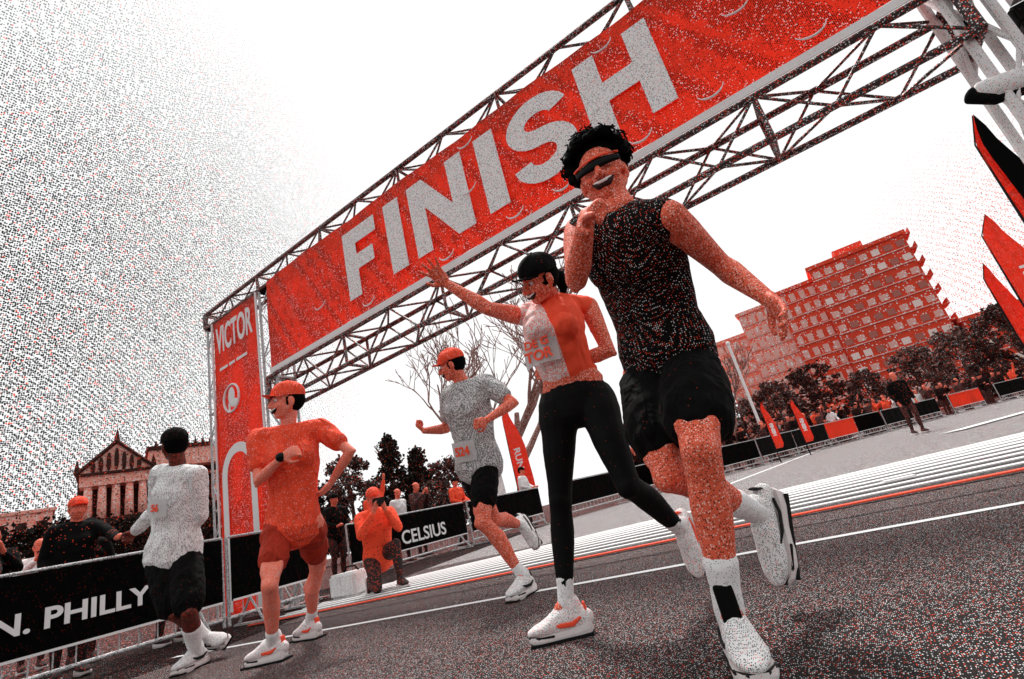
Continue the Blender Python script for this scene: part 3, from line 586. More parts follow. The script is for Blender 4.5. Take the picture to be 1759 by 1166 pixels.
# side banner
sb = slab('side_banner', -8.50, -7.10, .06, 4.84, YA-.17, .01, 'banner', seg=10, wob=.006)
yS = YA-.19
text('lettering', 'VICTOR', .50, MT['lettering_small'], sb, basis(Vector((1, 0, 0)), Vector((0, 0, 1)), Vector((0, -1, 0)), Vector((-7.82, yS, 4.42))-OA) @ Matrix.Diagonal((.62, 1.35, 1, 1)), bold=.012, ext=.003)
for i, (x0, x1) in enumerate(((-8.3, -8.05), (-8.0, -7.82), (-7.77, -7.45))):
    b = bmesh.new(); box(b, Vector(((x0+x1)/2, yS, 3.90))-OA, (x1-x0, .006, .05)); obj('printed_rule', b, MT['lettering_small'], sb)
b = bmesh.new()   # round emblem
pts = [Vector((-7.98+.23*cos(a*pi/12), yS, 3.30+.23*sin(a*pi/12)))-OA for a in range(25)]; sweep(b, pts, [.02]*25, n=6, caps=False)
ell(b, Vector((-7.98, yS, 3.34))-OA, (.10, .01, .15)); ell(b, Vector((-7.90, yS-.002, 3.20))-OA, (.12, .01, .07)); box(b, Vector((-8.05, yS, 3.15))-OA, (.05, .012, .16)); obj('emblem', b, MT['lettering_small'], sb)
def archband(cx, zt, ro, ri, zbot):
    b = bmesh.new(); o_ = [(cx-ro, zbot)]+[(cx+ro*cos(radians(a)), zt+ro*sin(radians(a))) for a in range(180, -1, -12)]+[(cx+ro, zbot)]
    i_ = [(cx-ri, zbot)]+[(cx+ri*cos(radians(a)), zt+ri*sin(radians(a))) for a in range(180, -1, -12)]+[(cx+ri, zbot)]
    for k in range(len(o_)-1):
        b.faces.new([b.verts.new(Vector((x, yS, z))-OA) for x, z in (o_[k], o_[k+1], i_[k+1], i_[k])])
    bmesh.ops.remove_doubles(b, verts=b.verts[:], dist=1e-4); bmesh.ops.recalc_face_normals(b, faces=b.faces[:]); e_ = bmesh.ops.extrude_face_region(b, geom=b.faces[:]); bmesh.ops.translate(b, vec=(0, -.006, 0), verts=[v for v in e_['geom'] if isinstance(v, bmesh.types.BMVert)]); return b
obj('arch_graphic', archband(-7.88, 2.05, .48, .33, .1), MT['lettering_small'], sb)
# white piping poles beside the banner
for x in (-8.49, -7.09): b = bmesh.new(); tube(b, Vector((x, YA-.2, 0))-OA, Vector((x, YA-.2, 4.84))-OA, .018); obj('banner_pole', b, MT['paint'], sb)
for x in (-8.65, -6.90):
    b = bmesh.new(); box(b, Vector((x, YA, .02))-OA, (.6, .6, .03)); obj('base_plate', b, MT['dark_alu'], arch)
for x in (-8.6, -6.95):
    b = bmesh.new(); box(b, Vector((x, YA, 4.86))-OA, (.30, .32, .05)); obj('corner_block', b, MT['black'], arch)
# right tower with light box beams, clamps, and gear
rt = truss('right_tower', (1.76, YA, 0), (1.76, YA, 5.3), X, Y_, .20, .26, .45, r=.034, rd=.016, mat='alu_light')
b = bmesh.new(); box(b, Vector((1.70, YA-.12, 2.90))-OA, (.10, .06, .17)); obj('clamp', b, MT['black'], rt)
b = bmesh.new(); sweep(b, [Vector((1.84, YA-.1, 2.40))-OA, Vector((1.62, YA-.14, 2.42))-OA, Vector((1.55, YA-.15, 2.45))-OA], [(.05, .085), (.05, .085), (.03, .06)], side=(0, 1, 0), n=12); ar_ = obj('side_arm', b, MT['alu_light'], arch, smooth=True)
b = bmesh.new(); sweep(b, [Vector((1.80, YA-.1, 2.345))-OA, Vector((1.60, YA-.14, 2.36))-OA, Vector((1.50, YA-.15, 2.44))-OA], [(.03, .06)]*3, side=(0, 1, 0), n=10); obj('arm_pad', b, MT['black'], ar_, smooth=True)
# speakers and beams hung outside the right tower
sp = empty('loudspeaker_stack', (2.25, YA-.05, 0)); tag(sp, 'pale box beams with black loudspeaker cabinets hung beside the right arch tower', 'loudspeaker')
for k, (dz, mm) in enumerate(((2.98, 'alu_light'), (3.17, 'alu_light'), (3.34, 'alu_light'))):
    b = bmesh.new(); box(b, (.12, -.03, dz+.03), (.80, .10, .075)); obj('beam', b, MT[mm], sp)
b = bmesh.new(); box(b, (-.18, .05, 2.86), (.30, .22, .15)); bmesh.ops.bevel(b, geom=b.edges[:], offset=.02, segments=2, affect='EDGES'); o = obj('cabinet', b, MT['blackp'], sp)
b = bmesh.new(); box(b, (-.18, -.064, 2.86), (.25, .01, .11)); obj('grille', b, MT['black'], o)
b = bmesh.new(); box(b, (.1, 0, 3.60), (.5, .22, .15)); bmesh.ops.bevel(b, geom=b.edges[:], offset=.02, segments=2, affect='EDGES'); obj('cabinet', b, MT['blackp'], sp)
b = bmesh.new(); tube(b, (-.28, .0, 2.8), (-.36, .0, 2.35), .014); obj('strut', b, MT['dark_alu'], sp)

# ------------------------------------------------------------------ BARRIERS
def barrier(label, loc, rz, ln, txt=None, tsize=.24, tx=0, tz=.58, group='crowd barriers with printed covers', mat='black', h=1.0, sx=1.0):
    e = empty('crowd_barrier', loc, rz); tag(e, label, 'barrier', group)
    b = bmesh.new()
    tube(b, (-ln/2, 0, h), (ln/2, 0, h), .014, 8); tube(b, (-ln/2, 0, .14), (ln/2, 0, .14), .019, 8)
    tube(b, (-ln/2, 0, .06), (-ln/2, 0, h), .019, 8); tube(b, (ln/2, 0, .06), (ln/2, 0, h), .019, 8)
    k = int(ln/.16)
    for i in range(1, k): tube(b, (-ln/2+ln*i/k, 0, .14), (-ln/2+ln*i/k, 0, h), .006, 5)
    obj('frame', b, MT['alu'], e)
    for s in (-1, 1):
        b = bmesh.new(); box(b, (s*(ln/2-.25), 0, .03), (.06, .62, .02)); tube(b, (s*(ln/2-.25), .25, .03), (s*(ln/2-.25), 0, .30), .014); tube(b, (s*(ln/2-.25), -.25, .03), (s*(ln/2-.25), 0, .30), .014); obj('foot', b, MT['alu'], e)
    b = bmesh.new(); g_ = []
    for i in range(17):
        x = -ln/2+.02+(ln-.04)*i/16; g_.append([b.verts.new((x, -.028-.006*sin(i*1.7)-.004*j, .31+(h-.02-.31)*j/4)) for j in range(5)])
    for i in range(16):
        for j in range(4): b.faces.new((g_[i][j], g_[i+1][j], g_[i+1][j+1], g_[i][j+1]))
    bmesh.ops.solidify(b, geom=b.faces[:], thickness=.004)
    cv = obj('cover', b, MT[mat], e)
    b = bmesh.new(); box(b, (0, -.044, .315), (ln-.06, .010, .022)); obj('hem', b, MT['paint'], cv)
    if txt: text('lettering', txt, tsize, MT['lettering_small'], cv, basis(Vector((1, 0, 0)), Vector((0, 0, 1)), Vector((0, -1, 0)), (tx, -.052, tz)), bold=.006, ext=.003, sx=sx)
    return e
# left kerb line: covers face the road (+X)
barrier('black crowd barrier with the white words RUN. PHILLY on its cover', (-6.3, 1.75, 0), radians(90), 2.9, 'RUN. PHILLY', .235, tx=-.035, tz=.575, sx=1.12)
barrier('plain black crowd barrier between the lettered one and the arch tower', (-6.32, 3.83, 0), radians(92), 1.15, None)
barrier('black crowd barrier with the white word CELSIUS on its cover, beyond the arch', (-8.0, 7.9, 0), radians(88), 3.2, 'CELSIUS', .36, tx=.25, tz=.53)
barrier('plain dark crowd barrier just past the lettered one behind the grey shirted runner', (-7.75, 11.0, 0), radians(84), 2.8, None)
barrier('dark crowd barrier behind the legs of the woman in black leggings', (-6.9, 14.2, 0), radians(72), 3.2, None)

# ------------------------------------------------------------------ PEOPLE: runners
man, mi = person('tall curly haired runner in sunglasses and black tank top pointing a finger by his chin',
    POSES['man'], (.16, -1, -.36), S=1.0, vox=.0055, top='tank', head='curly', shades=True, curlL=18, curlR=82, pointR=True, normR=(.55, .1, -.8), normL=(-.6, -.5, -.3),
    shoeflat=('L',), sock=.30, shoe_mat='shoe_b', chip='L', short_len=.62)
wom, wi = person('smiling woman in black cap, pale and red crop top and black leggings, one arm out',
    POSES['woman'], (-.25, -1, .50), S=.92, fem=True, vox=.0055, mats=dict(top='top_red', bottom='leggings'), top='crop', bottom='leggings', head='cap', ponytail=True,
    curlR=6, spreadR=.55, curlL=30, normR=(.3, -1, .2), shoeflat=('R',), sock=.22, shoe_mat='shoe')
r3, ri = person('runner in grey tee shirt, red cap and black shorts with a number bib on waist',
    POSES['r3'], (-.95, -.5, -.25), S=.97, vox=.008, mats=dict(top='cloth_grey'), top='tee', head='capred', curlL=70, curlR=70, shoeflat=('L',), shoe_mat='shoe_b', short_len=.6, sock=.14)
lf, li = person('runner in red shirt and cap before the arch tower, one hand on the hip',
    POSES['left'], (-.35, -.8, -.35), S=1.06, slim=.84, vox=.008, mats=dict(top='cloth_red', bottom='shorts_deep_red', skin='skin_red'), top='tee', head='capred', curlL=40, curlR=60, shoeflat=('R', 'L'), shoe_mat='shoe', short_len=.60, sock=.22)
wh, hi_ = person('man in black cap, white long sleeved shirt and black shorts reaching towards the left barrier',
    POSES['white'], (-1, .1, -.25), S=1.04, vox=.008, mats=dict(top='cloth_white', skin='skin_dark'), top='long', head='cap', curlL=75, curlR=50, shoeflat=('R',), shoe_mat='shoe_b', short_len=.85, sock=.62)
# bibs and prints
def fv(i, sgn=1): return i['fr']
def put_bib(bod, i, c, w_, h_, lines, **k):
    n_ = i['fr']; 
    camv = Vector((0, 0, .5))-(i['root']+c)
    if n_.dot(camv) < 0: n_ = -n_
    u_ = (i['up']-n_*i['up'].dot(n_)).normalized(); 
    yaw = k.pop('yaw', 0)
    if yaw: n_ = (n_+i['side']*yaw).normalized(); u_ = (u_-n_*u_.dot(n_)).normalized()
    r_ = u_.cross(n_)
    return bib(bod, c+n_*k.pop('off', .13), r_, u_, w_, h_, lines, **k)
J_ = wi['J']; put_bib(wom, wi, lerp(wi['chest'], wi['pel'], .30)-wi['side']*(.045), .16, .12, [('DE G', .028, .050), ('TOR', -.026, .062)], off=.126, yaw=-.35, name='chest_print', mat='lettering_small', tmat='redpaint', bend=.03)
put_bib(r3, ri, lerp(ri['chest'], ri['pel'], .75), .20, .14, [('524', 0, .085)], off=.158)
put_bib(wh, hi_, lerp(hi_['chest'], hi_['nk'], .05), .18, .13, [('56', 0, .07)], off=.178)
# phone/watch on raised wrist of the red runner
Jl = li['J']; b = bmesh.new(); ell(b, Jl['wrR']+Vector((0, -.01, .0)), (.030, .034, .030)); obj('wrist_watch', b, MT['lens'], lf, smooth=True)

# ------------------------------------------------------------------ spectators
def stand(H=1.74, arm='down', lean=0, walk=0):
    k = H/1.8
    J = dict(pelvis=(0, 0, .95), chest=(0, -.02-lean*.3, 1.22), neck=(0, -lean, 1.47), head=(0, -.02-lean*1.2, 1.64), shL=(.18, -lean, 1.43), shR=(-.18, -lean, 1.43),
             hipL=(.09, 0, .93), hipR=(-.09, 0, .93), knL=(.10, -.04-walk, .50), knR=(-.10, -.03+walk*.5, .50), anL=(.10, -walk*.9, .09), anR=(-.10, .02+walk, .09+walk*.15), toL=(.11, -.15-walk*.9, .04), toR=(-.11, -.13+walk, .04+walk*.1))
    if arm == 'down': J.update(elL=(.24, .02, 1.15), elR=(-.24, .02, 1.15), wrL=(.22, -.12, .94), wrR=(-.22, -.12, .94), haL=(.21, -.15, .86), haR=(-.21, -.15, .86))
    if arm == 'rail': J.update(elL=(.26, -.10, 1.18), elR=(-.26, -.10, 1.18), wrL=(.16, -.32, 1.08), wrR=(-.16, -.32, 1.08), haL=(.13, -.39, 1.09), haR=(-.13, -.39, 1.09))
    if arm == 'reach': J.update(elL=(.26, -.28, 1.30), elR=(-.24, .02, 1.15), wrL=(.24, -.52, 1.22), wrR=(-.20, -.12, .96), haL=(.24, -.61, 1.22), haR=(-.19, -.15, .88))
    if arm == 'phone': J.update(elL=(.24, -.16, 1.24), elR=(-.24, -.16, 1.24), wrL=(.09, -.32, 1.42), wrR=(-.09, -.32, 1.42), haL=(.05, -.36, 1.49), haR=(-.05, -.36, 1.49))
    if arm == 'up': J.update(elL=(.30, -.05, 1.62), elR=(-.24, -.10, 1.18), wrL=(.32, -.12, 1.86), wrR=(-.10, -.28, 1.20), haL=(.32, -.14, 1.94), haR=(-.05, -.30, 1.22))
    return {n_: (x*k, y*k, z*k) for n_, (x, y, z) in J.items()}
colors = {}
def jmat(nm, base, dots): MT[nm] = M(nm, base, dots, 22, .34, .85, rnd=.6)
jmat('jacket_black', BLACK, [(RED, .10)]); jmat('jacket_red', RED, [(BLACK, .25)]); jmat('jacket_white', WHITE, [(BLACK, .30), (RED, .12)]); jmat('jacket_dark', (.03, .02, .02), [(RED, .35)])
protos = []
for arm_, hd_, H_, wk in (('rail', 'cap', 1.72, 0), ('phone', 'short', 1.78, 0), ('down', 'short', 1.66, .05), ('up', 'cap', 1.75, 0), ('reach', 'capred', 1.75, 0)):
    pr, _ = person('x', stand(H_, arm_, .05, wk), (0, -1, -.05), S=H_/1.8, vox=.014, mats=dict(top='jacket_black', bottom='jacket_dark'), top='long', bottom='leggings', head=hd_, shoeflat=('L', 'R'), shoe_mat='jacket_dark', detail=False)
    protos.append(pr)
used = set()
def crowd(pi_, x, y, rz, cloth, label, group='spectators along the barriers', s=1.0, skin=None):
    o = protos[pi_] if pi_ not in used else copy_tree(protos[pi_])
    used.add(pi_)
    o.location = (x, y, 0); o.rotation_euler = (0, 0, rz); o.scale = (s, s, s)
    tag(o, label, 'person', group)
    for ch in o.children:
        if ch.name.startswith('long_sleeve'):
            ch.material_slots[0].link = 'OBJECT'; ch.material_slots[0].material = MT[cloth]
    return o
def phone(o, label):
    b = bmesh.new(); box(b, (0, 0, 0), (.15, .01, .075)); bmesh.ops.bevel(b, geom=b.edges[:], offset=.004, segments=2, affect='EDGES')
    p_ = obj('phone', b, MT['blackp'], None, loc=o.matrix_basis @ Vector((0, -.36, 1.50))); p_.rotation_euler = o.rotation_euler; tag(p_, label, 'phone')
faceR = radians(90)   # faces +X
near = [(4, -6.95, 2.05, 84, 'jacket_black', 'spectator in red cap and black sleeves stretching a fist over the lettered barrier'),
 (0, -7.35, 1.30, 80, 'jacket_dark', 'spectator in a dark jacket leaning at the left end of the lettered barrier'),
 (1, -8.6, 1.75, 85, 'jacket_black', 'spectator in black holding up a phone behind the lettered barrier'),
 (0, -8.4, 2.6, 95, 'jacket_black', 'spectator in black cap standing behind the outstretched arm at left'),
 (2, -9.6, 1.9, 80, 'jacket_red', 'bareheaded spectator in red at the back of the left hand crowd'),
 (2, -7.3, 3.1, 100, 'jacket_dark', 'spectator in dark jacket hidden mostly behind the man in white'),
 (1, -10.2, 2.6, 85, 'jacket_white', 'spectator in a pale jacket farthest back behind the lettered barrier'),
 (0, -8.9, 6.7, 85, 'jacket_black', 'spectator in black at the near end of the barrier beyond the arch'),
 (3, -8.8, 7.6, 90, 'jacket_red', 'spectator in red jacket with one arm raised behind the barrier beyond the arch'),
 (2, -8.9, 8.4, 90, 'jacket_white', 'spectator in pale jacket behind the white word on the barrier beyond the arch'),
 (1, -9.1, 9.2, 95, 'jacket_dark', 'spectator in dark jacket filming from behind the barrier beyond the arch'),
 (0, -8.7, 10.2, 90, 'jacket_red', 'spectator in red and black cap left of the red feather flags'),
 (2, -8.6, 11.3, 90, 'jacket_black', 'bareheaded spectator in black below the red feather flags'),
 (0, -8.2, 12.6, 100, 'jacket_white', 'spectator in white jacket and cap between the feather flags and the woman runner')]
for p_, x, y, a, c_, lb in near:
    o = crowd(p_, x, y, radians(a), c_, lb)
    if p_ == 1: phone(o, 'black phone held up by the '+lb.split(' holding')[0].split(' filming')[0].split(' far')[0][:60])
pathpts = [(-5.9, 16.8), (-3.65, 21), (-1.3, 25), (1.03, 29), (3.75, 33), (8.6, 38), (12.5, 44)]
def onpath(t):
    t = max(0, min(t, len(pathpts)-1.001)); i = int(t); a, c = pathpts[i], pathpts[i+1]; q = t-i; return Vector((a[0]+(c[0]-a[0])*q, a[1]+(c[1]-a[1])*q, 0)), Vector((c[0]-a[0], c[1]-a[1], 0)).normalized()
rnd = random.Random(11); names = ['jacket_black', 'jacket_red', 'jacket_white', 'jacket_dark', 'jacket_dark', 'jacket_black']
def ordn(n): return ['first', 'second', 'third', 'fourth', 'fifth', 'sixth', 'seventh', 'eighth', 'ninth', 'tenth', 'eleventh', 'twelfth', 'thirteenth', 'fourteenth', 'fifteenth', 'sixteenth', 'seventeenth', 'eighteenth', 'nineteenth', 'twentieth', 'twenty-first', 'twenty-second', 'twenty-third', 'twenty-fourth', 'twenty-fifth', 'twenty-sixth', 'twenty-seventh', 'twenty-eighth', 'twenty-ninth', 'thirtieth', 'thirty-first', 'thirty-second', 'thirty-third', 'thirty-fourth'][n]
cnt = {}
for i in range(64):
    p, d = onpath(i*5.9/64+rnd.uniform(-.05, .05)); n_ = Vector((-d.y, d.x, 0)); q = p+n_*rnd.uniform(.5, 1.2)
    c_ = rnd.choice(names); k = cnt.get(c_, 0); cnt[c_] = k+1
    crowd(rnd.randrange(4), q.x, q.y, math.atan2(-n_.y, -n_.x)+pi/2+rnd.uniform(-.4, .4), c_, 'far spectator in %s jacket, %s such jacket from the left along the far barrier' % (c_.split('_')[1], ordn(k)), 'small spectators along the far barrier', s=rnd.uniform(.94, 1.05))
for i in range(12):
    p, d = onpath(i*.48); rz = math.atan2(d.y, d.x)
    if i == 0:
        fb = barrier('x', (p.x, p.y, 0), rz, 2.2, None, group='far barriers along the right side of the road'); proto_b = fb
    else: fb = copy_tree(proto_b); fb.location = (p.x, p.y, 0); fb.rotation_euler = (0, 0, rz)
    fb['label'] = 'low dark crowd barrier in the far row, %s from the left' % ordn(i)
    for ch in fb.children:
        if ch.name.startswith('cover') and i % 4 == 1: ch.material_slots[0].link = 'OBJECT'; ch.material_slots[0].material = MT['jacket_red']
# lone walker and the photographer
wk = crowd(2, 1.36, 16.6, radians(20), 'jacket_black', 'lone person in black walking on the open road beyond the mats at right', 'people on the road beyond the arch', s=1.02)
JK = dict(pelvis=(0, 0, .40), chest=(0, -.06, .66), neck=(0, -.12, .90), head=(0, -.16, 1.06), shL=(.18, -.12, .86), shR=(-.18, -.12, .86), elL=(.22, -.28, .66), elR=(-.22, -.28, .66), wrL=(.08, -.40, .86), wrR=(-.08, -.40, .86), haL=(.05, -.43, .93), haR=(-.05, -.43, .93),
          hipL=(.09, 0, .38), hipR=(-.09, 0, .38), knL=(.14, -.38, .48), knR=(-.12, -.30, .07), anL=(.14, -.36, .09), anR=(-.12, .10, .09), toL=(.15, -.52, .04), toR=(-.12, .14, .03))
ph, _ = person('photographer in a red jacket kneeling with a camera beside the road under the arch', JK, (0, -1, -.02), vox=.012, mats=dict(top='jacket_red', bottom='jacket_dark'), top='long', bottom='leggings', head='capred', shoeflat=('L',), shoe_mat='jacket_dark', detail=False)
ph.location = (-5.15, 4.45, 0); ph.rotation_euler = (0, 0, radians(60))
cm_ = empty('camera_in_hands', ph.matrix_basis @ Vector((0, -.43, .98)), radians(60)); tag(cm_, 'black camera held up by the kneeling photographer in red', 'camera')
b = bmesh.new(); box(b, (0, 0, 0), (.14, .07, .10)); bmesh.ops.bevel(b, geom=b.edges[:], offset=.012, segments=2, affect='EDGES'); obj('camera_body', b, MT['blackp'], cm_)
b = bmesh.new(); sweep(b, [(0, -.03, 0), (0, -.14, 0)], [.035, .038], n=14, caps=False); obj('lens', b, MT['blackp'], cm_)
b = bmesh.new(); box(b, (0, 0, 0), (.5, .34, .28)); bmesh.ops.bevel(b, geom=b.edges[:], offset=.03, segments=2, affect='EDGES')
bg_ = obj('equipment_bag', b, MT['cloth_white'], None, loc=(-5.75, 4.5, .15)); tag(bg_, 'pale equipment bag standing on the ground by the red photographer', 'bag')
b = bmesh.new(); sweep(b, [(-.15, 0, .13), (-.08, 0, .20), (.08, 0, .20), (.15, 0, .13)], [.012]*4, n=6); obj('handle', b, MT['black'], bg_)
stripe('white_board', (1.55, 12.9), (3.5, 15.2), .42, .012, 'paint', label='flat white board lying on the road right of the lone walker', cat='board')
stripe('white_card', (.05, 5.35), (.28, 5.42), .10, .030, 'paint', label='small white card lying on the timing mat at right', cat='card')

# ------------------------------------------------------------------ FLAGS
def feather(label, loc, H, wd, mat, rz=0, txt=None, tmat='lettering_small', tip=None, curve=1):
    e = empty('feather_flag', loc, rz); tag(e, label, 'flag', 'feather flags beside the road')
    b = bmesh.new(); sweep(b, [(0, 0, 0), (0, 0, H*.6), (curve*.02*wd, 0, H*.9), (curve*wd*.35, 0, H)], [.02, .016, .010, .006], n=6); obj('pole', b, MT['blackp'], e)
    b = bmesh.new(); rows = []
    for i in range(15):
        t = i/14; z = H*(.22+.78*t); xo = wd*(min(1, (1-t)*1.9)**.6)*curve if t > .01 else wd*.8*curve; x_in = curve*(wd*.35*max(0, (t-.8)/.2)**2)
        rows.append((b.verts.new((x_in, .015*sin(i), z)), b.verts.new((x_in+xo*.5, .05*sin(i*.7), z)), b.verts.new((x_in+xo, .03*sin(i*.9), z))))
    for r0, r1 in zip(rows, rows[1:]):
        for q in range(2): b.faces.new((r0[q], r0[q+1], r1[q+1], r1[q]))
    bmesh.ops.solidify(b, geom=b.faces[:], thickness=.006); fl = obj('flag_cloth', b, MT[mat], e)
    if txt:
        text('lettering', txt, wd*.5, MT[tmat], fl, basis(Vector((0, 0, -1)), Vector((1, 0, 0)), Vector((0, -1, 0)), (curve*wd*.5, -.075, H*.52)), bold=.01, ext=.003)
    if tip:
        b = bmesh.new()
        rows = [];
        for i in range(8):
            t = .5+.5*i/7; z = H*(.22+.78*t); xo = wd*(min(1, (1-t)*1.9)**.6)*curve; x_in = curve*(wd*.35*max(0, (t-.8)/.2)**2)
            rows.append((b.verts.new((x_in+xo*.25, -.06, z)), b.verts.new((x_in+xo*1.03, -.05, z))))
        for r0, r1 in zip(rows, rows[1:]): b.faces.new((r0[0], r0[1], r1[1], r1[0]))
        bmesh.ops.solidify(b, geom=b.faces[:], thickness=.006); obj('flag_tip', b, MT[tip], fl)
    return e
feather('tall feather flag at the right edge with a black spotted tip and red lower cloth', (2.72, 8.6, 0), 4.05, .42, 'cloth_red', tip='flag_black', txt='RUN')
feather('broad red feather flag with white lettering rising against the sky at the far right', (3.32, 12.5, 0), 3.7, .62, 'cloth_red', txt='RUN PHL')
feather('slim red feather flag just left of the broad red one at far right', (3.12, 12.9, 0), 2.9, .34, 'cloth_red')
feather('short red feather flag with white letters, left one of the pair above the far crowd', (-2.35, 19.9, 0), 2.15, .30, 'cloth_red', txt='FINISH')
feather('short red feather flag with white letters, right one of the pair above the far crowd', (-1.45, 20.6, 0), 2.0, .30, 'cloth_red', txt='FINISH')
feather('red and white feather flag between the grey shirted runner and the woman', (-11.1, 16.7, 0), 4.6, .8, 'cloth_red', txt='RUN', curve=1)
feather('white feather flag beside the red one between the grey shirted runner and the woman', (-11.9, 16.0, 0), 4.0, .7, 'cloth_white', curve=1)

# ------------------------------------------------------------------ TREES
def tree(label, loc, H, R_, mat='leaf', n=6500, seed=1, conic=False, ls=.24, group='trees behind the barriers'):
    rn = random.Random(seed); e = empty('tree', loc); tag(e, label, 'tree', group)
    b = bmesh.new(); sweep(b, [(0, 0, 0), (.05, 0, H*.25), (-.04, .03, H*.6), (0, 0, H*.9)], [H*.035, H*.026, H*.014, H*.005], n=8)
    tips = []
    for i in range(16):
        a = rn.uniform(0, 2*pi); z0 = H*rn.uniform(.2, .8); ln = R_*(1-(z0/H)*.6)*rn.uniform(.6, 1); p1 = Vector((cos(a)*ln*.5, sin(a)*ln*.5, z0+H*.06)); p2 = Vector((cos(a)*ln, sin(a)*ln, z0+H*rn.uniform(.05, .2)))
        sweep(b, [(0, 0, z0), p1, p2], [H*.012, H*.007, H*.003], n=5); tips += [p1, p2]
    obj('trunk', b, MT['bark'], e)
    b = bmesh.new(); clumps = []
    for i in range(120 if conic else 70):
        z = rn.uniform(.12, 1.0); rr_ = R_*((1-z)*1.0+.08 if conic else max(.15, (1-((z-.5)/.55)**2))**.5); a = rn.uniform(0, 2*pi); q = rn.uniform(.2, 1)**.6*rr_
        clumps.append((Vector((cos(a)*q, sin(a)*q, z*H)), R_*rn.uniform(.14, .30)*(.75 if conic else 1)))
    for i in range(n):
        c, r = rn.choice(clumps); v = Vector((rn.gauss(0, 1), rn.gauss(0, 1), rn.gauss(0, .8))).normalized()*r*rn.uniform(.3, 1.1)
        p = c+v; s = ls*rn.uniform(.5, 1.3); ax = Vector((rn.uniform(-1, 1), rn.uniform(-1, 1), rn.uniform(-1, 1))).normalized(); ay = ax.orthogonal().normalized()
        b.faces.new([b.verts.new(p+ax*s*.6), b.verts.new(p+ay*s*.35), b.verts.new(p-ax*s*.6), b.verts.new(p-ay*s*.35)])
    obj('crown', b, MT[mat], e)
    return e
tree('dark bushy tree behind the barrier, just right of the red runner', (-31.2, 25.2, 0), 7.0, 2.3, 'leaf_b', seed=2)
tree('tall dark pointed evergreen, highest of the trees under the arch', (-29.2, 27.6, 0), 8.3, 2.3, 'leaf', seed=3, conic=True)
tree('dark pointed evergreen behind the fist of the grey shirted runner', (-27.9, 29.0, 0), 6.6, 2.3, 'leaf', seed=4, conic=True)
tree('broad reddish tree left of the grey shirted runner legs', (-26.2, 30.3, 0), 5.2, 2.6, 'leaf_b', seed=5)
tree('low dark tree behind the black barrier cover beyond the arch', (-33.0, 23.2, 0), 5.2, 2.5, 'leaf', seed=6)
for i, (x, y, H_, R_, lb) in enumerate([(-37.5, 14.4, 5.6, 2.6, 'dark tree right in front of the columns of the pillared building'), (-38.4, 12.2, 5.9, 2.6, 'dark tree below the left corner of the pillared building'), (-38.8, 10.0, 5.9, 2.6, 'dark tree at the left end of the row below the pillared building'),
        (-36.6, 17.0, 5.6, 2.7, 'dark tree behind the shoulder of the man in white'), (-39.5, 7.6, 5.2, 2.6, 'lowest dark tree near the left edge of the picture')]):
    tree(lb, (x, y, 0), H_, R_, 'leaf', seed=20+i, group='trees below the pillared building')
def baretree(label, loc, H, seed):
    rn = random.Random(seed); e = empty('bare_tree', loc); tag(e, label, 'tree', 'trees behind the barriers'); b = bmesh.new(); b2 = bmesh.new()
    def grow(bb, p, d, ln, r, k):
        pts = [p]; rs = [r]; q = p.copy(); dd = d.copy()
        for i in range(4):
            dd = (dd+Vector((rn.uniform(-.16, .16), rn.uniform(-.16, .16), rn.uniform(-.02, .12)))).normalized(); q = q+dd*ln/4; pts.append(q.copy()); rs.append(r*(1-.16*(i+1)))
        sweep(bb, pts, [max(q_, .03) for q_ in rs], n=5 if k < 3 else 4, caps=False)
        if k >= 6: return
        for i in range(3 if k < 4 else 2):
            t = rn.choice(pts[2:]); v = (dd+Vector((rn.uniform(-.8, .8), rn.uniform(-.8, .8), rn.uniform(-.15, .45)))).normalized(); grow(b2, t, v, ln*rn.uniform(.62, .82), r*.55, k+1)
    grow(b, Vector((0, 0, 0)), Vector((0, 0, 1)), H*.30, H*.022, 0)
    obj('trunk', b, MT['barebark'], e); obj('crown', b2, MT['barebark'], e)
baretree('tall leafless tree with a pale fan of branches behind the woman', (-22.0, 33.6, 0), 27, 5)
baretree('second leafless tree just left of the tall one, above the red cap', (-25.8, 33.0, 0), 24, 8)
baretree('leafless tree right of the tall runner in front of the far block', (-8, 48, 0), 15, 13)

for i in range(9):
    if i == 0: t0 = tree('x', (-12, 56, 0), 8.2, 2.9, 'leaf_b', seed=41, n=3500, ls=.4, group='dark trees behind the far crowd'); o = t0
    else: o = copy_tree(t0)
    o.location = (-12+i*3.6, 56-1.0*(i % 3), 0); o.rotation_euler = (0, 0, i*1.3); q = .62+.08*((i*5) % 4); o.scale = (q, q, q)
    o['label'] = 'dark tree in front of the red far block, %s from the left in its row' % ordn(i)
pole = empty('flag_pole', (-3.0, 23.5, 0)); tag(pole, 'slim white pole rising above the left end of the far crowd', 'pole')
b = bmesh.new(); tube(b, (0, 0, 0), (0, 0, 5.2), .06, 8); obj('shaft', b, MT['paint'], pole); b = bmesh.new(); ell(b, (0, 0, 5.25), (.1, .1, .1)); obj('finial', b, MT['paint'], pole)
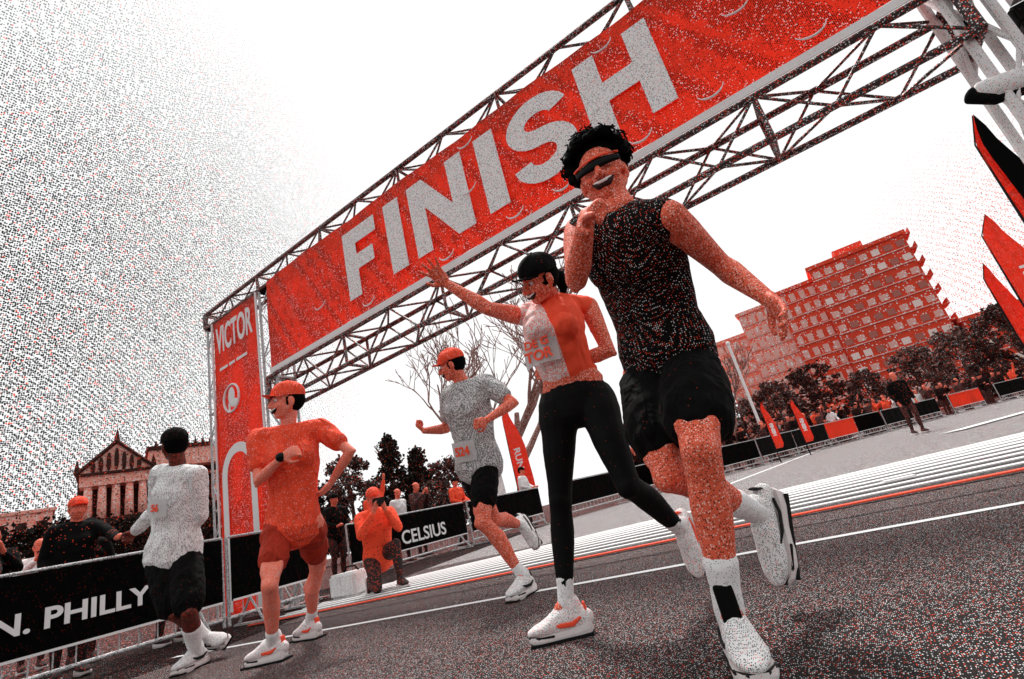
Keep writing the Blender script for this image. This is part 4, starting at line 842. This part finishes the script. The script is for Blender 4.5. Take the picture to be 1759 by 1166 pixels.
# ------------------------------------------------------------------ BUILDINGS
wrn = random.Random(4); wmesh = {}; wcount = {}; rest = {}
def facade(parent, O, ux, w_, h_, floors, bays, wallm, d=14, ww=.55, wh_=.55, z0=0, win='glassy'):
    """a block: front face from O along ux; windows are recessed panes with sills"""
    ux = Vector(ux).normalized(); n_ = Vector((ux.y, -ux.x, 0)); O = Vector(O)
    b = bmesh.new(); R_ = Matrix((ux, -n_, Vector((0, 0, 1)))).transposed(); box(b, O+ux*w_/2-n_*d/2+Vector((0, 0, z0+h_/2)), (w_, d, h_), R_); wl = obj('wall', b, MT[wallm], parent)
    fh = h_/floors; bw_ = w_/bays
    for i in range(floors):
        for j in range(bays):
            c = O+ux*(j+.5)*bw_+n_*.02+Vector((0, 0, z0+(i+.5)*fh)); key = (parent.name, round(bw_, 2), round(fh, 2)); wcount[parent.name] = wcount.get(parent.name, 0)+1
            if wcount[parent.name] > 98: box(rest.setdefault((parent.name, win), bmesh.new()), c, (bw_*ww, .16, fh*wh_), R_); continue
            if key not in wmesh:
                b = bmesh.new(); box(b, (0, 0, 0), (bw_*ww, .16, fh*wh_), R_); me = bpy.data.meshes.new('window'); b.to_mesh(me); b.free(); me.materials.append(MT[win]); wmesh[key] = me
            o = bpy.data.objects.new('window', wmesh[key]); C.objects.link(o); o.parent = wl; o.location = c
            q_ = wrn.random()
            if win == 'glassy' and q_ > .45: o.material_slots[0].link = 'OBJECT'; o.material_slots[0].material = MT['window_dim' if q_ < .82 else 'window_bright']
        b = bmesh.new(); box(b, O+ux*w_/2+n_*.10+Vector((0, 0, z0+i*fh+fh*.14)), (w_, .25, fh*.06), R_); obj('ledge', b, MT['stone' if wallm == 'stone' else 'glassy'], wl)
    b = bmesh.new(); box(b, O+ux*w_/2-n_*d/2+Vector((0, 0, z0+h_+.35)), (w_+.8, d+.8, .7), R_); obj('roof', b, MT[wallm], parent)
    return wl
bl = empty('apartment_block', (0, 109, 0)); tag(bl, 'tall red far apartment block with stepped roofline behind the right hand crowd', 'building')
bx = lambda x: Vector((x, 0, 0))
facade(bl, (4.5, 0, 0), (1, 0, 0), 15.5, 30.5, 11, 8, 'brick', d=16, ww=.62, wh_=.42)
facade(bl, (-2.5, 1.2, 0), (1, 0, 0), 7, 28.5, 10, 4, 'brick', d=14)
facade(bl, (-10.5, 2.4, 0), (1, 0, 0), 8, 27.5, 10, 5, 'brick_pale', d=14, ww=.7)
facade(bl, (-17, 3.5, 0), (1, 0, 0), 6.5, 23.5, 9, 4, 'brick_pale', d=14, ww=.7)
b = bmesh.new()
b.free()
for i in range(11):   # balconies that stick out from the right corner
    b = bmesh.new(); box(b, (20.4, 1.5, 2.5+i*2.77), (1.0, 4.5, .30)); box(b, (20.85, 1.5, 3.0+i*2.77), (.12, 4.3, .9)); obj('balcony', b, MT['brick'], bl)
for (pn, wn), b in list(rest.items()):
    o = obj('window_rows', b, MT[wn], bl); o['kind'] = 'stuff'; del rest[(pn, wn)]
b = bmesh.new(); box(b, (12, 6, 32.2), (5, 5, 2.4)); obj('roof_house', b, MT['brick'], bl)
an = empty('low_annex', (24, 106, 0)); tag(an, 'low flat roofed red building to the right of the tall far block, behind the flags', 'building')
facade(an, (-3, 2, 0), (1, 0, 0), 40, 12.6, 4, 14, 'brick', d=14)
lw = empty('grey_office_block', (-34, 100, 0)); tag(lw, 'long lower pale block seen in the gap between the two front runners', 'building')
facade(lw, (0, 0, 0), (1, .12, 0), 17, 13, 5, 8, 'stone', d=12)
# pillared museum on the left
mu = empty('pillared_museum', (-153, 46, 0)); tag(mu, 'classical building with pediment and tall columns on the skyline at far left', 'building')
A = Vector((0, 0, 0)); ux = Vector((3.4, 9.6, 0)).normalized(); nx = Vector((ux.y, -ux.x, 0)); RM = Matrix((ux, -nx, Vector((0, 0, 1)))).transposed()
W_ = 13.0; zc = 31.0
def mb(name, mat, c, s, parent=mu):
    b = bmesh.new(); box(b, ux*c[0]+nx*c[1]+Vector((0, 0, c[2])), s, RM); return obj(name, b, MT[mat], parent)
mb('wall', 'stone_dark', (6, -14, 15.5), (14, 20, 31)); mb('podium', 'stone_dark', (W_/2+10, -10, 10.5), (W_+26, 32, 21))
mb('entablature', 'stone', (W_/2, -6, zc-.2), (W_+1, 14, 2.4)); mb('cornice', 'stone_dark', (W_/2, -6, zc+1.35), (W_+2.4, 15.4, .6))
b = bmesh.new()   # pediment and gable roof
for q in ((0.6, 0), (-13, 0),): pass
P0 = [ux*-1+nx*1.2+Vector((0, 0, zc+1.7)), ux*(W_+1)+nx*1.2+Vector((0, 0, zc+1.7)), ux*(W_*.5)+nx*1.2+Vector((0, 0, zc+9.0))]
P1 = [p-nx*15 for p in P0]; va = [b.verts.new(p) for p in P0]; vb = [b.verts.new(p) for p in P1]
b.faces.new(va); b.faces.new(vb[::-1])
for i in range(3): b.faces.new((va[i], vb[i], vb[(i+1) % 3], va[(i+1) % 3]))
pd = obj('pediment', b, MT['stone'], mu)
b = bmesh.new()
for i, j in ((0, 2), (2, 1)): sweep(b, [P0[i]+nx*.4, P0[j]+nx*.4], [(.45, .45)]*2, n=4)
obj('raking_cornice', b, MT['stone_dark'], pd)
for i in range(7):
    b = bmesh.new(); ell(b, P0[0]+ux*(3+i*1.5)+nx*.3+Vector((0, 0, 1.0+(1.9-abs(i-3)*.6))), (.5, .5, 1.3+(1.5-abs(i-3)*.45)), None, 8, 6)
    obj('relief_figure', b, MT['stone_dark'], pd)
for i, x in enumerate((-1, W_*.5, W_+1)):
    b = bmesh.new(); z = zc+2 if i != 1 else zc+9.2; p = ux*x+nx*.9+Vector((0, 0, z)); sweep(b, [p, p+Vector((0, 0, 1.3)), p+Vector((0, 0, 3.0))], [.7, .45, .1], n=8)
    obj('roof_ornament', b, MT['stone_dark'], mu)
for i in range(12):
    b = bmesh.new(); x = 1.2+i*2.65; p = ux*x+Vector((0, 0, 21))-nx*(0 if i < 5 else 1.0); sweep(b, [p, p+Vector((0, 0, 4)), p+Vector((0, 0, 8.6))], [.95, .9, .78], n=14, caps=False)
    for a in range(0): pass
    c = obj('column', b, MT['stone'], mu, smooth=True)
    b = bmesh.new(); box(b, p+Vector((0, 0, 8.75)), (2.1, 2.1, .5), RM); obj('capital', b, MT['stone'], c)
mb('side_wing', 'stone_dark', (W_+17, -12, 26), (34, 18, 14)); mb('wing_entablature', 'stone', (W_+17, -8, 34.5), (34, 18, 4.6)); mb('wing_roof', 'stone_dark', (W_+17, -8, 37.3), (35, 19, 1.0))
for i in range(16):
    b = bmesh.new(); p = ux*(W_+1.5+i*1.75)+nx*1.3+Vector((0, 0, 37.8)); sweep(b, [p, p+Vector((0, 0, 1.3))], [.4, .12], n=6)
    obj('roof_ornament', b, MT['stone_dark'], mu)
lwng = empty('low_stone_wing', (-157, 20, 0)); tag(lwng, 'low stone wing with a flat roof at the left edge below the skyline', 'building')
facade(lwng, (0, -9, 0), (.25, 1, 0), 30, 24.5, 3, 9, 'stone', d=14, win='stone_dark')
